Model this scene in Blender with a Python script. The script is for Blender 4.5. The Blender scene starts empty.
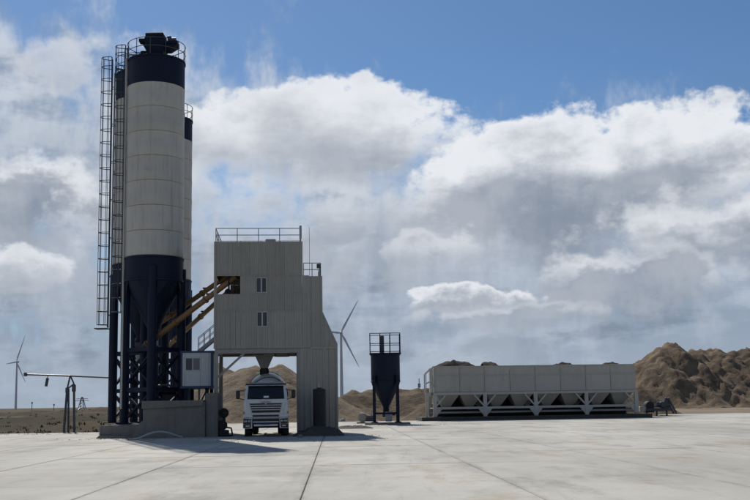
import bpy, math, random
from mathutils import Vector, Matrix, noise as mnoise
R = math.radians
sc = bpy.context.scene
col = sc.collection
rng = random.Random(7)

# ------------------------------------------------------------------ camera
F_PX, PITCH, ROLL, EYE = 1000.0, R(7.1), R(-0.9), 1.75
PPX, PPY = 375.0, 278.0
cam = bpy.data.cameras.new('camera')
cam.sensor_width = 36.0; cam.sensor_fit = 'HORIZONTAL'
cam.lens = 36.0 * F_PX / 750.0
cam.shift_y = (PPY - 250.0) / 750.0
cam.clip_start = 0.1; cam.clip_end = 20000.0
camo = bpy.data.objects.new('camera', cam); col.objects.link(camo)
CAMROT = Matrix.Rotation(math.pi / 2 + PITCH, 3, 'X') @ Matrix.Rotation(ROLL, 3, 'Z')
camo.matrix_world = Matrix.Translation((0, 0, EYE)) @ CAMROT.to_4x4()
sc.camera = camo
sc.render.resolution_x, sc.render.resolution_y = 1024, 683

# ------------------------------------------------------------------ light
SUN_EL, SUN_DIR = R(45), Vector((-0.36, 0.933, 0)).normalized()      # horizontal direction towards the sun
sun = bpy.data.lights.new('sun', 'SUN'); sun.energy = 4.5; sun.angle = R(0.53); sun.color = (1.0, 0.95, 0.87)
suno = bpy.data.objects.new('sun', sun); col.objects.link(suno)
to_sun = Vector((SUN_DIR.x * math.cos(SUN_EL), SUN_DIR.y * math.cos(SUN_EL), math.sin(SUN_EL)))
suno.rotation_euler = to_sun.to_track_quat('Z', 'Y').to_euler()
suno.location = to_sun * 300
vs = sc.view_settings
vs.view_transform = 'Standard'; vs.look = 'None'; vs.exposure = 0.0; vs.gamma = 1.0; vs.use_curve_mapping = False

# ------------------------------------------------------------------ sky
world = bpy.data.worlds.new('World'); sc.world = world; world.use_nodes = True
WT = world.node_tree; WT.nodes.clear()

class S:
    """a float socket with arithmetic"""
    tree = None
    def __init__(s, sock): s.k = sock
    @staticmethod
    def m(op, *a, clamp=False):
        n = S.tree.nodes.new('ShaderNodeMath'); n.operation = op; n.use_clamp = clamp
        for i, v in enumerate(a):
            if isinstance(v, S): S.tree.links.new(v.k, n.inputs[i])
            else: n.inputs[i].default_value = v
        return S(n.outputs[0])
    def __add__(s, o): return S.m('ADD', s, o)
    __radd__ = __add__
    def __sub__(s, o): return S.m('SUBTRACT', s, o)
    def __rsub__(s, o): return S.m('SUBTRACT', o, s)
    def __mul__(s, o): return S.m('MULTIPLY', s, o)
    __rmul__ = __mul__
    def __truediv__(s, o): return S.m('DIVIDE', s, o)
    def sat(s): return S.m('ADD', s, 0.0, clamp=True)
def sstep(a, b, x):
    n = S.tree.nodes.new('ShaderNodeMapRange'); n.interpolation_type = 'SMOOTHSTEP'
    S.tree.links.new(x.k, n.inputs[0]); n.inputs[1].default_value = a; n.inputs[2].default_value = b
    return S(n.outputs[0])
def cmix(f, a, b):
    n = S.tree.nodes.new('ShaderNodeMix'); n.data_type = 'RGBA'
    S.tree.links.new(f.k, n.inputs[0])
    for i, v in ((6, a), (7, b)):
        if isinstance(v, tuple): n.inputs[i].default_value = v + (1,)
        else: S.tree.links.new(v, n.inputs[i])
    return n.outputs[2]
def nz(vec, scale, detail=6, rough=0.55, dist=0.0, stretch=(1, 1, 1), off=(0, 0, 0)):
    mp = S.tree.nodes.new('ShaderNodeMapping'); mp.inputs['Scale'].default_value = stretch; mp.inputs['Location'].default_value = off
    S.tree.links.new(vec, mp.inputs[0])
    n = S.tree.nodes.new('ShaderNodeTexNoise'); n.inputs['Scale'].default_value = scale; n.inputs['Detail'].default_value = detail
    n.inputs['Roughness'].default_value = rough; n.inputs['Distortion'].default_value = dist
    S.tree.links.new(mp.outputs[0], n.inputs['Vector'])
    return S(n.outputs[0])

SKY_STRENGTH = 0.075
def build_sky():
    S.tree = WT; N = WT.nodes; L = WT.links
    out = N.new('ShaderNodeOutputWorld'); bg = N.new('ShaderNodeBackground'); L.new(bg.outputs[0], out.inputs[0])
    bg.inputs[1].default_value = SKY_STRENGTH
    sky = N.new('ShaderNodeTexSky'); sky.sky_type = 'NISHITA'; sky.sun_disc = False
    sky.sun_elevation = SUN_EL; sky.sun_rotation = math.atan2(SUN_DIR.x, SUN_DIR.y)
    sky.altitude = 900; sky.air_density = 1.0; sky.dust_density = 0.6; sky.ozone_density = 1.6
    tc = N.new('ShaderNodeTexCoord'); d = tc.outputs['Generated']
    sp = N.new('ShaderNodeSeparateXYZ'); L.new(d, sp.inputs[0])
    x, y, z = (S(sp.outputs[i]) for i in range(3))
    U = S.m('ARCTAN2', x, y) * 1000.0              # bearing, milliradians
    W = S.m('ARCSINE', z) * 1000.0                 # height above the horizon, milliradians
    k = 1.0 / SKY_STRENGTH
    def C(r, g, b): return (r * k, g * k, b * k)
    big = nz(d, 5.0, 2, 0.5, 0.0, (1, 1, 1.8), (3.1, 1.7, 0.4))
    bil = nz(d, 15.0, 7, 0.57, 0.0, (1, 1, 1.35), (0.3, 5.2, 2.2))
    fin = nz(d, 44.0, 4, 0.6, 0.0, (1, 1, 1.2), (9.3, 2.2, 1.2))
    strk = nz(d, 8.0, 5, 0.62, 0.0, (1.9, 1.9, 0.75), (4.4, 7.2, 0.2))
    low2 = nz(d, 10.0, 5, 0.58, 0.0, (1, 1, 3.0), (7.3, 3.2, 6.3))
    # thin high veil, thicker low down and towards the sun's side
    ah = (385.0 - W) / 185.0 - x * 2.6 * sstep(100.0, 300.0, W) + (strk - 0.5) * 4.2 + (big - 0.5) * 1.6 - 0.2
    va = sstep(0.0, 1.25, ah) * (sstep(330.0, 170.0, W) * 0.08 + 0.9)
    vcol = cmix(sstep(0.36, 0.64, low2 + (strk - 0.5) * 0.7), C(0.29, 0.355, 0.455), cmix(sstep(60.0, 300.0, W), C(0.45, 0.51, 0.60), C(0.60, 0.65, 0.72)))
    blue = N.new('ShaderNodeMix'); blue.data_type = 'RGBA'; blue.blend_type = 'MULTIPLY'; blue.inputs[0].default_value = 1.0
    L.new(sky.outputs[0], blue.inputs[6]); blue.inputs[7].default_value = (0.66, 0.87, 1.05, 1)
    c = cmix(va, blue.outputs[2], vcol)
    # banks of flat grey cloud low over the plain
    ga = sstep(0.46, 0.64, low2 + (bil - 0.5) * 0.4) * sstep(330.0, 150.0, W) * sstep(-10.0, 40.0, W) * 0.92
    c = cmix(ga, c, cmix(sstep(0.38, 0.62, strk), C(0.20, 0.255, 0.345), C(0.33, 0.385, 0.465)))
    # heaped clouds: bearing, height, half width, half height, ragged, crisp, grey, opacity
    heaps = [(-215, 155, 230, 105, 1.8, 1.2, 1.0, 0.55), (30, 180, 260, 75, 2.0, 1.2, 1.0, 0.5),
             (-130, 205, 130, 60, 1.6, 1.2, 0.8, 0.8), (-345, 190, 95, 52, 2.0, 0.8, 2.4, 0.92), (-285, 325, 80, 36, 3.2, 1.3, 0.4, 0.7), (-360, 130, 80, 22, 3.0, 0.7, 0.7, 0.85),
             (-50, 260, 180, 62, 1.3, 0.28, 0.85, 0.96), (235, 198, 230, 94, 1.25, 0.28, 1.4, 0.97),
             (410, 150, 210, 60, 1.4, 0.6, 1.6, 0.9), (275, 112, 130, 40, 2.2, 1.0, 2.2, 0.85),
             (95, 96, 62, 20, 2.8, 0.4, 1.9, 0.9), (125, 80, 110, 16, 2.2, 1.2, 3.0, 0.7), (66, 150, 60, 20, 3.6, 0.8, 0.9, 0.6),
             (720, 250, 300, 95, 1.3, 0.3, 1.2, 1.0), (-800, 230, 300, 95, 1.3, 0.3, 1.2, 1.0), (2500, 280, 700, 120, 1.4, 0.3, 1.2, 1.0)]
    lump = (bil - 0.5) * 1.6 + (fin - 0.5) * 0.45
    tex = (bil - 0.5) * 1.15 + (low2 - 0.5) * 1.4 - 0.40
    bg8 = (big - 0.5) * 0.8 + 1.0
    gcol = cmix(sstep(0.36, 0.62, bil * 0.55 + strk * 0.45), C(0.245, 0.29, 0.365), C(0.41, 0.45, 0.515))
    for (u0, w0, ru, rw, rag, crisp, grey, op) in heaps:
        du = (U - u0) / ru; dw = (W - w0) / rw
        p = bg8 - du * du - dw * dw + lump * rag
        below = sstep(0.55, -0.75, dw)
        w = below * (1.0 - crisp) * 1.1 + crisp
        al = sstep(0.0, 1.0, p / w) * op
        sh = (p * 0.72 + below * 0.95 + tex) * grey
        cc = cmix(sstep(-0.35, 1.25, sh), C(0.82, 0.845, 0.88), gcol)
        c = cmix(al, c, cc)
    # pale air along the horizon
    c = cmix(sstep(85.0, -5.0, W) * 0.5, c, C(0.40, 0.47, 0.56))
    L.new(c, bg.inputs[0])
build_sky()
world.cycles.sampling_method = 'MANUAL'; world.cycles.sample_map_resolution = 512

# ------------------------------------------------------------------ pixel -> place
def ray(px, py):
    return (CAMROT @ Vector(((px - PPX) / F_PX, -(py - PPY) / F_PX, -1.0)))
def at(px, py, Y):
    d = ray(px, py); return Vector((0, 0, EYE)) + d * (Y / d.y)
def gnd(px, py, z=0.0):
    d = ray(px, py); return Vector((0, 0, EYE)) + d * ((z - EYE) / d.z)
class Face:
    """upright plane through the ground point below pixel column px at distance Y, turned by yaw"""
    def __init__(s, px, Y, yaw=0.0):
        p = at(px, 405, Y); s.o = Vector((p.x, p.y, 0)); s.yaw = yaw
        s.dx = Vector((math.cos(yaw), math.sin(yaw), 0)); s.dy = Vector((-math.sin(yaw), math.cos(yaw), 0))
    def __call__(s, px, py, off=0.0):
        d = ray(px, py); o = s.o + s.dy * off
        t = (o - Vector((0, 0, EYE))).dot(s.dy) / d.dot(s.dy)
        p = Vector((0, 0, EYE)) + d * t
        return (p - s.o).dot(s.dx), p.z
    def x(s, px, py=380, off=0.0): return s(px, py, off)[0]
    def z(s, px, py, off=0.0): return s(px, py, off)[1]

# ------------------------------------------------------------------ materials
MATS = {}
def mat(name, c, rough=0.6, metal=0.0, var=0.16, scale=1.5, streak=0.0, grime=None, gamt=0.0, bump=0.0, bscale=25.0, spec=0.4, coord='Object', rnd=0.0):
    if name in MATS: return MATS[name]
    m = bpy.data.materials.new(name); m.use_nodes = True; t = m.node_tree; N = t.nodes; L = t.links
    b = N['Principled BSDF']; b.inputs['Roughness'].default_value = rough; b.inputs['Metallic'].default_value = metal
    b.inputs['Specular IOR Level'].default_value = spec
    S.tree = t
    if coord == 'World': v = N.new('ShaderNodeNewGeometry').outputs['Position']
    else: v = N.new('ShaderNodeTexCoord').outputs['Object']
    f = nz(v, scale, 6, 0.62)
    k = (f - 0.5) * (2.4 * var) + 1.0
    if rnd:
        oi = N.new('ShaderNodeObjectInfo'); k = k * ((S(oi.outputs['Random']) - 0.5) * rnd + 1.0)
    g = N.new('ShaderNodeVectorMath'); g.operation = 'SCALE'; g.inputs[0].default_value = c; L.new(k.k, g.inputs['Scale'])
    c_ = g.outputs[0]
    if grime:
        gf = sstep(0.5, 0.78, nz(v, scale * 1.7, 7, 0.68, 0.0, (1, 1, 1), (5, 3, 1))) * gamt
        c_ = cmix(gf, c_, grime)
    if streak:
        sf = sstep(0.46, 0.8, nz(v, 3.2, 5, 0.65, 0.0, (1.6, 1.6, 0.09), (2, 8, 3))) * streak
        c_ = cmix(sf, c_, grime or (c[0] * 0.45, c[1] * 0.42, c[2] * 0.38))
    L.new(c_, b.inputs['Base Color'])
    rr = (f - 0.5) * 0.25 + rough
    L.new(rr.k, b.inputs['Roughness'])
    if bump:
        bn = N.new('ShaderNodeBump'); bn.inputs['Strength'].default_value = bump; bn.inputs['Distance'].default_value = 0.05
        h = nz(v, bscale, 6, 0.65); L.new(h.k, bn.inputs['Height']); L.new(bn.outputs[0], b.inputs['Normal'])
    MATS[name] = m
    return m
SILO = mat('silo_white_paint', (0.42, 0.413, 0.385), 0.5, var=0.10, scale=0.9, streak=0.55, grime=(0.20, 0.19, 0.17), gamt=0.3, rnd=0.08)
NAVY = mat('navy_paint', (0.0045, 0.0105, 0.030), 0.58, var=0.4, scale=1.2, streak=0.3, grime=(0.018, 0.021, 0.028), gamt=0.45, spec=0.2)
CLAD = mat('cream_cladding', (0.30, 0.29, 0.258), 0.55, var=0.10, scale=0.8, streak=0.35, grime=(0.14, 0.13, 0.112), gamt=0.3, rnd=0.10)
FRAME = mat('pale_steel_frame', (0.25, 0.245, 0.23), 0.55, var=0.2, scale=2, streak=0.3, grime=(0.16, 0.12, 0.09), gamt=0.4)
BINP = mat('bin_white_paint', (0.37, 0.362, 0.33), 0.55, var=0.10, scale=0.8, streak=0.35, grime=(0.24, 0.22, 0.19), gamt=0.3, rnd=0.10)
BINF = mat('bin_frame_paint', (0.38, 0.38, 0.355), 0.55, var=0.15, scale=1.5, streak=0.2, grime=(0.22, 0.19, 0.16), gamt=0.4)
DARK = mat('dark_interior', (0.02, 0.02, 0.021), 0.8, var=0.3, scale=2)
RUBR = mat('black_rubber', (0.022, 0.022, 0.023), 0.8, var=0.35, scale=5, grime=(0.10, 0.09, 0.075), gamt=0.5)
GALV = mat('galvanised_steel', (0.30, 0.31, 0.32), 0.45, metal=0.5, var=0.2, scale=5)
RAILD = mat('dark_rail_steel', (0.045, 0.05, 0.065), 0.5, var=0.3, scale=4)
YEL = mat('weathered_orange_paint', (0.20, 0.122, 0.055), 0.65, var=0.35, scale=1.5, streak=0.0, grime=(0.14, 0.10, 0.07), gamt=0.9)
CONC = mat('plinth_concrete', (0.17, 0.165, 0.152), 0.9, var=0.25, scale=0.9, streak=0.5, grime=(0.09, 0.085, 0.078), gamt=0.6, bump=0.5, bscale=12)
SPILL = mat('spilled_concrete', (0.062, 0.058, 0.052), 0.95, var=0.4, scale=2.5, grime=(0.03, 0.028, 0.025), gamt=0.7, bump=0.8, bscale=9)
CABW = mat('cabin_panel_white', (0.40, 0.43, 0.45), 0.5, var=0.07, scale=1.2, streak=0.25, grime=(0.3, 0.3, 0.29), gamt=0.2)
CABB = mat('cabin_blue_trim', (0.018, 0.042, 0.095), 0.5, var=0.2, scale=2)
TRW = mat('truck_white_paint', (0.62, 0.62, 0.60), 0.32, var=0.06, scale=2, grime=(0.30, 0.27, 0.23), gamt=0.5, spec=0.5)
TRD = mat('truck_dark_plastic', (0.018, 0.018, 0.019), 0.5, var=0.3, scale=4, grime=(0.09, 0.08, 0.07), gamt=0.45)
LAMP = mat('headlight_glass', (0.42, 0.43, 0.44), 0.12, metal=0.4, var=0.2, scale=9)
AMB = mat('amber_lens', (0.55, 0.20, 0.02), 0.25, var=0.1)
TURB = mat('turbine_white', (0.60, 0.61, 0.62), 0.45, var=0.04, scale=0.1)
PAPER = mat('white_paper', (0.7, 0.7, 0.68), 0.8, var=0.04)
def glass(name, c, rough=0.08):
    m = mat(name, c, rough, var=0.1, scale=1.0, spec=0.6); return m
GLASS = glass('window_glass_dark', (0.012, 0.014, 0.017))
PGLASS = glass('window_glass_pale', (0.085, 0.095, 0.105), 0.15)

def soil_mat(name, c1, c2, c3, s=0.35, bump=0.9, bs=2.2):
    m = bpy.data.materials.new(name); m.use_nodes = True; t = m.node_tree; S.tree = t; N = t.nodes; L = t.links
    b = N['Principled BSDF']; b.inputs['Roughness'].default_value = 0.97; b.inputs['Specular IOR Level'].default_value = 0.15
    v = N.new('ShaderNodeNewGeometry').outputs['Position']
    c = cmix(sstep(0.36, 0.64, nz(v, s, 7, 0.65)), c1, c2)
    c = cmix(sstep(0.56, 0.72, nz(v, s * 3.1, 6, 0.7, 0, (1, 1, 1), (4, 1, 2))) * 0.75, c, c3)
    L.new(c, b.inputs['Base Color'])
    bn = N.new('ShaderNodeBump'); bn.inputs['Strength'].default_value = bump; bn.inputs['Distance'].default_value = 0.25
    L.new(nz(v, bs, 8, 0.7).k, bn.inputs['Height']); L.new(bn.outputs[0], b.inputs['Normal'])
    return m
SAND = soil_mat('tan_sand', (0.165, 0.126, 0.086), (0.225, 0.175, 0.122), (0.12, 0.094, 0.068))
SOIL = soil_mat('brown_gravel_soil', (0.105, 0.078, 0.053), (0.175, 0.132, 0.09), (0.055, 0.043, 0.033), 0.3, 1.0, 1.6)
MOUND = soil_mat('mound_soil', (0.125, 0.092, 0.062), (0.205, 0.155, 0.105), (0.065, 0.05, 0.038), 0.16, 1.0, 1.2)
AGG = soil_mat('dark_aggregate', (0.045, 0.038, 0.031), (0.075, 0.06, 0.047), (0.03, 0.026, 0.022), 0.8)

def plain_mat():
    m = bpy.data.materials.new('dry_plain'); m.use_nodes = True; t = m.node_tree; S.tree = t; N = t.nodes; L = t.links
    b = N['Principled BSDF']; b.inputs['Roughness'].default_value = 1.0; b.inputs['Specular IOR Level'].default_value = 0.1
    v = N.new('ShaderNodeNewGeometry').outputs['Position']
    c = cmix(sstep(0.40, 0.62, nz(v, 0.020, 7, 0.62, 0, (0.45, 1, 1))), (0.050, 0.044, 0.028), (0.125, 0.096, 0.063))
    c = cmix(sstep(0.5, 0.7, nz(v, 0.05, 6, 0.65, 0, (0.3, 1, 1), (3, 9, 0))) * 0.9, c, (0.032, 0.031, 0.020))
    c = cmix(sstep(0.60, 0.72, nz(v, 0.03, 6, 0.6, 0, (0.3, 1.4, 1), (7, 2, 0))) * 0.8, c, (0.27, 0.215, 0.15))
    L.new(c, b.inputs['Base Color'])
    bn = N.new('ShaderNodeBump'); bn.inputs['Strength'].default_value = 0.8; bn.inputs['Distance'].default_value = 0.3
    L.new(nz(v, 0.9, 8, 0.7).k, bn.inputs['Height']); L.new(bn.outputs[0], b.inputs['Normal'])
    return m
PLAIN = plain_mat()

def slab_mat(name, edges):
    m = bpy.data.materials.new(name); m.use_nodes = True; t = m.node_tree; S.tree = t; N = t.nodes; L = t.links
    b = N['Principled BSDF']; b.inputs['Specular IOR Level'].default_value = 0.25
    v = N.new('ShaderNodeNewGeometry').outputs['Position']
    oi = N.new('ShaderNodeObjectInfo')
    c = cmix(sstep(0.34, 0.66, nz(v, 0.13, 5, 0.62, 0, (1, 0.45, 1))), (0.355, 0.342, 0.305), (0.485, 0.47, 0.42))
    # wash marks, mud tracks, damp stains, tyre marks: each with its own outline
    c = cmix(sstep(0.48, 0.68, nz(v, 0.55, 8, 0.7, 0, (0.8, 0.28, 1), (2, 7, 0))) * 0.75, c, (0.25, 0.24, 0.215))
    c = cmix(sstep(0.53, 0.70, nz(v, 0.32, 8, 0.7, 0, (1, 0.5, 1), (9, 1, 0))) * 0.75, c, (0.33, 0.27, 0.19))
    c = cmix(sstep(0.60, 0.70, nz(v, 0.45, 8, 0.72, 0, (0.7, 0.5, 1), (1, 14, 0))) * 0.75, c, (0.19, 0.18, 0.16))
    c = cmix(sstep(0.55, 0.70, nz(v, 1.3, 6, 0.7, 0, (1.0, 0.07, 1), (21, 4, 0))) * 0.5, c, (0.25, 0.24, 0.22))
    c = cmix(sstep(0.56, 0.70, nz(v, 0.9, 7, 0.72, 0, (0.10, 1.0, 1), (11, 24, 0))) * 0.35, c, (0.52, 0.51, 0.47))
    c = cmix(sstep(0.52, 0.75, nz(v, 7.0, 5, 0.78, 0, (1, 0.4, 1))) * 0.4, c, (0.27, 0.26, 0.235))
    if edges:                                       # dirt trodden into the joints
        sp = N.new('ShaderNodeSeparateXYZ'); L.new(N.new('ShaderNodeTexCoord').outputs['Object'], sp.inputs[0])
        n1 = nz(v, 1.6, 6, 0.72); ex = S.m('ABSOLUTE', S(sp.outputs[0])) - SW_ / 2; ey = S.m('ABSOLUTE', S(sp.outputs[1])) - SL_ / 2
        e = S.m('MAXIMUM', sstep(-0.16, 0.12, ex + (n1 - 0.5) * 0.7), sstep(-0.14, 0.16, ey + (n1 - 0.5) * 0.7) * 0.3)
        c = cmix(e * (sstep(0.35, 0.62, nz(v, 0.35, 4, 0.6, 0, (1, 1, 1), (31, 2, 0))) * 0.5 + 0.25), c, (0.185, 0.172, 0.148))
    k = (S(oi.outputs['Random']) - 0.5) * 0.07 + 1.0
    g = N.new('ShaderNodeVectorMath'); g.operation = 'SCALE'; L.new(c, g.inputs[0]); L.new(k.k, g.inputs['Scale'])
    L.new(g.outputs[0], b.inputs['Base Color'])
    r = nz(v, 0.6, 5, 0.6) * 0.3 + 0.72; L.new(r.k, b.inputs['Roughness'])
    bn = N.new('ShaderNodeBump'); bn.inputs['Strength'].default_value = 0.45; bn.inputs['Distance'].default_value = 0.014
    L.new(nz(v, 4.0, 8, 0.74).k, bn.inputs['Height']); L.new(bn.outputs[0], b.inputs['Normal'])
    return m
SW_, SL_ = 4.37, 6.0
YARD = slab_mat('yard_concrete', True); YARD_FAR = slab_mat('yard_concrete_far', False)
JOINT = mat('joint_filler', (0.20, 0.19, 0.165), 0.95, var=0.4, scale=1.0, coord='World')

# ------------------------------------------------------------------ mesh helpers
class MB:
    def __init__(s): s.v = []; s.f = []
    def add(s, vs_, fs):
        o = len(s.v); s.v += [tuple(v) for v in vs_]; s.f += [tuple(i + o for i in f) for f in fs]; return s
    def hexa(s, p):                                  # 8 corners: bottom ring 0-3, top ring 4-7
        return s.add(p, [(3, 2, 1, 0), (4, 5, 6, 7), (0, 1, 5, 4), (1, 2, 6, 5), (2, 3, 7, 6), (3, 0, 4, 7)])
    def box(s, x0, x1, y0, y1, z0, z1):
        return s.hexa([(x0, y0, z0), (x1, y0, z0), (x1, y1, z0), (x0, y1, z0), (x0, y0, z1), (x1, y0, z1), (x1, y1, z1), (x0, y1, z1)])
    def cbox(s, c, d, b=0.02):                       # box with chamfered edges
        hx, hy, hz = d[0] / 2, d[1] / 2, d[2] / 2; b = min(b, hx * .9, hy * .9, hz * .9); vs_ = []
        for sx in (-1, 1):
            for sy in (-1, 1):
                for sz in (-1, 1):
                    vs_ += [(c[0] + sx * hx, c[1] + sy * (hy - b), c[2] + sz * (hz - b)), (c[0] + sx * (hx - b), c[1] + sy * hy, c[2] + sz * (hz - b)), (c[0] + sx * (hx - b), c[1] + sy * (hy - b), c[2] + sz * hz)]
        def i(sx, sy, sz, a): return ((sx * 2 + sy) * 2 + sz) * 3 + a
        fs = []
        for q in (0, 1):
            fs.append([i(q, 0, 0, 0), i(q, 1, 0, 0), i(q, 1, 1, 0), i(q, 0, 1, 0)])
            fs.append([i(0, q, 0, 1), i(1, q, 0, 1), i(1, q, 1, 1), i(0, q, 1, 1)])
            fs.append([i(0, 0, q, 2), i(1, 0, q, 2), i(1, 1, q, 2), i(0, 1, q, 2)])
        for p in (0, 1):
            for q in (0, 1):
                fs.append([i(0, p, q, 1), i(1, p, q, 1), i(1, p, q, 2), i(0, p, q, 2)])
                fs.append([i(p, 0, q, 0), i(p, 1, q, 0), i(p, 1, q, 2), i(p, 0, q, 2)])
                fs.append([i(p, q, 0, 0), i(p, q, 1, 0), i(p, q, 1, 1), i(p, q, 0, 1)])
        for sx in (0, 1):
            for sy in (0, 1):
                for sz in (0, 1): fs.append([i(sx, sy, sz, 0), i(sx, sy, sz, 1), i(sx, sy, sz, 2)])
        return s.add(vs_, fs)
    def frustum(s, cx, cy, z0, z1, w0, w1, dx=0, dy=0):
        a, b = w0[0] / 2, w0[1] / 2; c, d = w1[0] / 2, w1[1] / 2; X, Y = cx + dx, cy + dy
        return s.hexa([(cx - a, cy - b, z0), (cx + a, cy - b, z0), (cx + a, cy + b, z0), (cx - a, cy + b, z0), (X - c, Y - d, z1), (X + c, Y - d, z1), (X + c, Y + d, z1), (X - c, Y + d, z1)])
    def beam(s, p, q, w, h=None, up=(0, 0, 1)):
        p, q = Vector(p), Vector(q); h = h or w; d = (q - p).normalized(); up = Vector(up)
        if abs(d.dot(up)) > 0.98: up = Vector((0, 1, 0))
        a = d.cross(up).normalized() * (w / 2); b = a.normalized().cross(d) * (h / 2)
        return s.hexa([p - a - b, p + a - b, p + a + b, p - a + b, q - a - b, q + a - b, q + a + b, q - a + b])
    def tube(s, p, q, r, n=8, r2=None, cap=True):
        p, q = Vector(p), Vector(q); d = (q - p).normalized(); r2 = r if r2 is None else r2
        u = Vector((0, 0, 1)) if abs(d.z) < 0.9 else Vector((1, 0, 0))
        a = d.cross(u).normalized(); b = a.cross(d)
        vs_ = [p + (a * math.cos(t) + b * math.sin(t)) * r for t in (2 * math.pi * k / n for k in range(n))] + [q + (a * math.cos(t) + b * math.sin(t)) * r2 for t in (2 * math.pi * k / n for k in range(n))]
        fs = [(k, (k + 1) % n, n + (k + 1) % n, n + k) for k in range(n)]
        if cap: fs += [tuple(range(n - 1, -1, -1)), tuple(range(n, 2 * n))]
        return s.add(vs_, fs)
    def path(s, pts, r, n=6, closed=False):
        P = [Vector(p) for p in pts]; m = len(P); o = len(s.v)
        for i in range(m):
            a = P[(i - 1) % m] if (closed or i) else P[0]; b = P[(i + 1) % m] if (closed or i < m - 1) else P[-1]
            d = (b - a).normalized(); u = Vector((0, 0, 1)) if abs(d.z) < 0.9 else Vector((1, 0, 0))
            A = d.cross(u).normalized(); B = A.cross(d)
            for k in range(n):
                t = 2 * math.pi * k / n; s.v.append(tuple(P[i] + (A * math.cos(t) + B * math.sin(t)) * r))
        for i in range(m if closed else m - 1):
            j = (i + 1) % m
            for k in range(n): s.f.append((o + i * n + k, o + i * n + (k + 1) % n, o + j * n + (k + 1) % n, o + j * n + k))
        return s
    def lathe(s, prof, c=(0, 0, 0), n=32, axis=None, a0=0.0, a1=2 * math.pi):
        full = abs(a1 - a0 - 2 * math.pi) < 1e-6; m = n if full else n + 1; o = len(s.v)
        M = Matrix.Identity(3) if axis is None else Vector(axis).to_track_quat('Z', 'Y').to_matrix()
        for r, z in prof:
            for k in range(m):
                t = a0 + (a1 - a0) * k / n; s.v.append(tuple(Vector(c) + M @ Vector((r * math.cos(t), r * math.sin(t), z))))
        for i in range(len(prof) - 1):
            for k in range(n):
                k2 = (k + 1) % m if full else k + 1
                s.f.append((o + i * m + k, o + i * m + k2, o + (i + 1) * m + k2, o + (i + 1) * m + k))
        return s
    def prism(s, poly, y0, y1):                       # poly in (x, z), extruded along y
        n = len(poly)
        vs_ = [(p[0], y0, p[1]) for p in poly] + [(p[0], y1, p[1]) for p in poly]
        return s.add(vs_, [tuple(range(n)), tuple(range(2 * n - 1, n - 1, -1))] + [(k, k + n, (k + 1) % n + n, (k + 1) % n) for k in range(n)])
    def xform(s, M):
        s.v = [tuple(M @ Vector(v)) for v in s.v]; return s
    def build(s, name, m, parent=None, smooth=None, kind=None):
        me = bpy.data.meshes.new(name); me.from_pydata(s.v, [], s.f); me.materials.append(m)
        import bmesh
        bm = bmesh.new(); bm.from_mesh(me); bmesh.ops.recalc_face_normals(bm, faces=bm.faces); bm.to_mesh(me); bm.free()
        if smooth:
            me.shade_smooth(); me.set_sharp_from_angle(angle=R(smooth))
        return link(name, me, parent, kind)
def link(name, me, parent=None, kind=None):
    o = bpy.data.objects.new(name, me); col.objects.link(o)
    if parent is not None: o.parent = parent
    if kind: o['kind'] = kind
    return o
def thing(name, label, cat, loc=(0, 0, 0), yaw=0.0, group=None):
    o = bpy.data.objects.new(name, None); col.objects.link(o); o.empty_display_size = 0.3
    o.location = loc; o.rotation_euler = (0, 0, yaw); o['label'] = label; o['category'] = cat
    if group: o['group'] = group
    return o
def tag(o, label, cat, group=None):
    o['label'] = label; o['category'] = cat
    if group: o['group'] = group
    return o
def copy_tree(o, parent=None):
    c = o.copy(); col.objects.link(c); c.parent = parent
    for ch in [q for q in col.objects if q.parent == o]: copy_tree(ch, c)
    return c
def sheet(x0, x1, z0, z1, y, pitch=0.28, rib=0.04, ztop=None, face=-1):
    """one profiled cladding sheet in the x-z plane at depth y; ribs stand towards face*y"""
    n = max(1, round((x1 - x0) / pitch)); p = (x1 - x0) / n; prof = []
    for k in range(n):
        a = x0 + k * p
        prof += [(a, 0), (a + p * .60, 0), (a + p * .70, rib), (a + p * .90, rib)]
    prof.append((x1, 0)); mb = MB(); o = []
    zt = ztop or (lambda x: z1)
    for (x, h) in prof: o += [(x, y + face * h, z0), (x, y + face * h, zt(x))]
    m = len(prof)
    back = [(x, y - face * 0.03, z0 if j == 0 else zt(x)) for (x, h) in (prof[0], prof[-1]) for j in (0, 1)]
    fs = [(2 * i, 2 * i + 2, 2 * i + 3, 2 * i + 1) for i in range(m - 1)]
    b = 2 * m
    if ztop is None: fs += [(b, b + 1, b + 3, b + 2), (0, 1, b + 1, b), (2 * m - 2, b + 2, b + 3, 2 * m - 1), tuple([2 * i for i in range(m)] + [b + 2, b]), tuple([2 * i + 1 for i in range(m)] + [b + 3, b + 1])]
    mb.add(o + back, fs); return mb
def rail_ring(mb, c, r, z, h=1.05, posts=10, n=40, rt=0.022, a0=0.0, a1=2 * math.pi):
    for hh in (h, h * .5):
        mb.path([(c[0] + r * math.cos(a0 + (a1 - a0) * k / n), c[1] + r * math.sin(a0 + (a1 - a0) * k / n), z + hh) for k in range(n + (abs(a1 - a0) < 6.2))], rt, 5, abs(a1 - a0) > 6.2)
    for k in range(posts):
        t = a0 + (a1 - a0) * k / posts
        mb.tube((c[0] + r * math.cos(t), c[1] + r * math.sin(t), z), (c[0] + r * math.cos(t), c[1] + r * math.sin(t), z + h), rt, 5)
def rail_line(mb, pts, h=1.0, step=1.2, rt=0.022, mids=(0.5,)):
    for a, b in zip(pts[:-1], pts[1:]):
        a, b = Vector(a), Vector(b); n = max(1, round((b - a).length / step)); U_ = Vector((0, 0, 1))
        for hh in (1.0,) + tuple(mids): mb.tube(a + U_ * h * hh, b + U_ * h * hh, rt, 5)
        for k in range(n + 1):
            p = a.lerp(b, k / n); mb.tube(p, p + U_ * h, rt * 1.1, 5)

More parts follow.
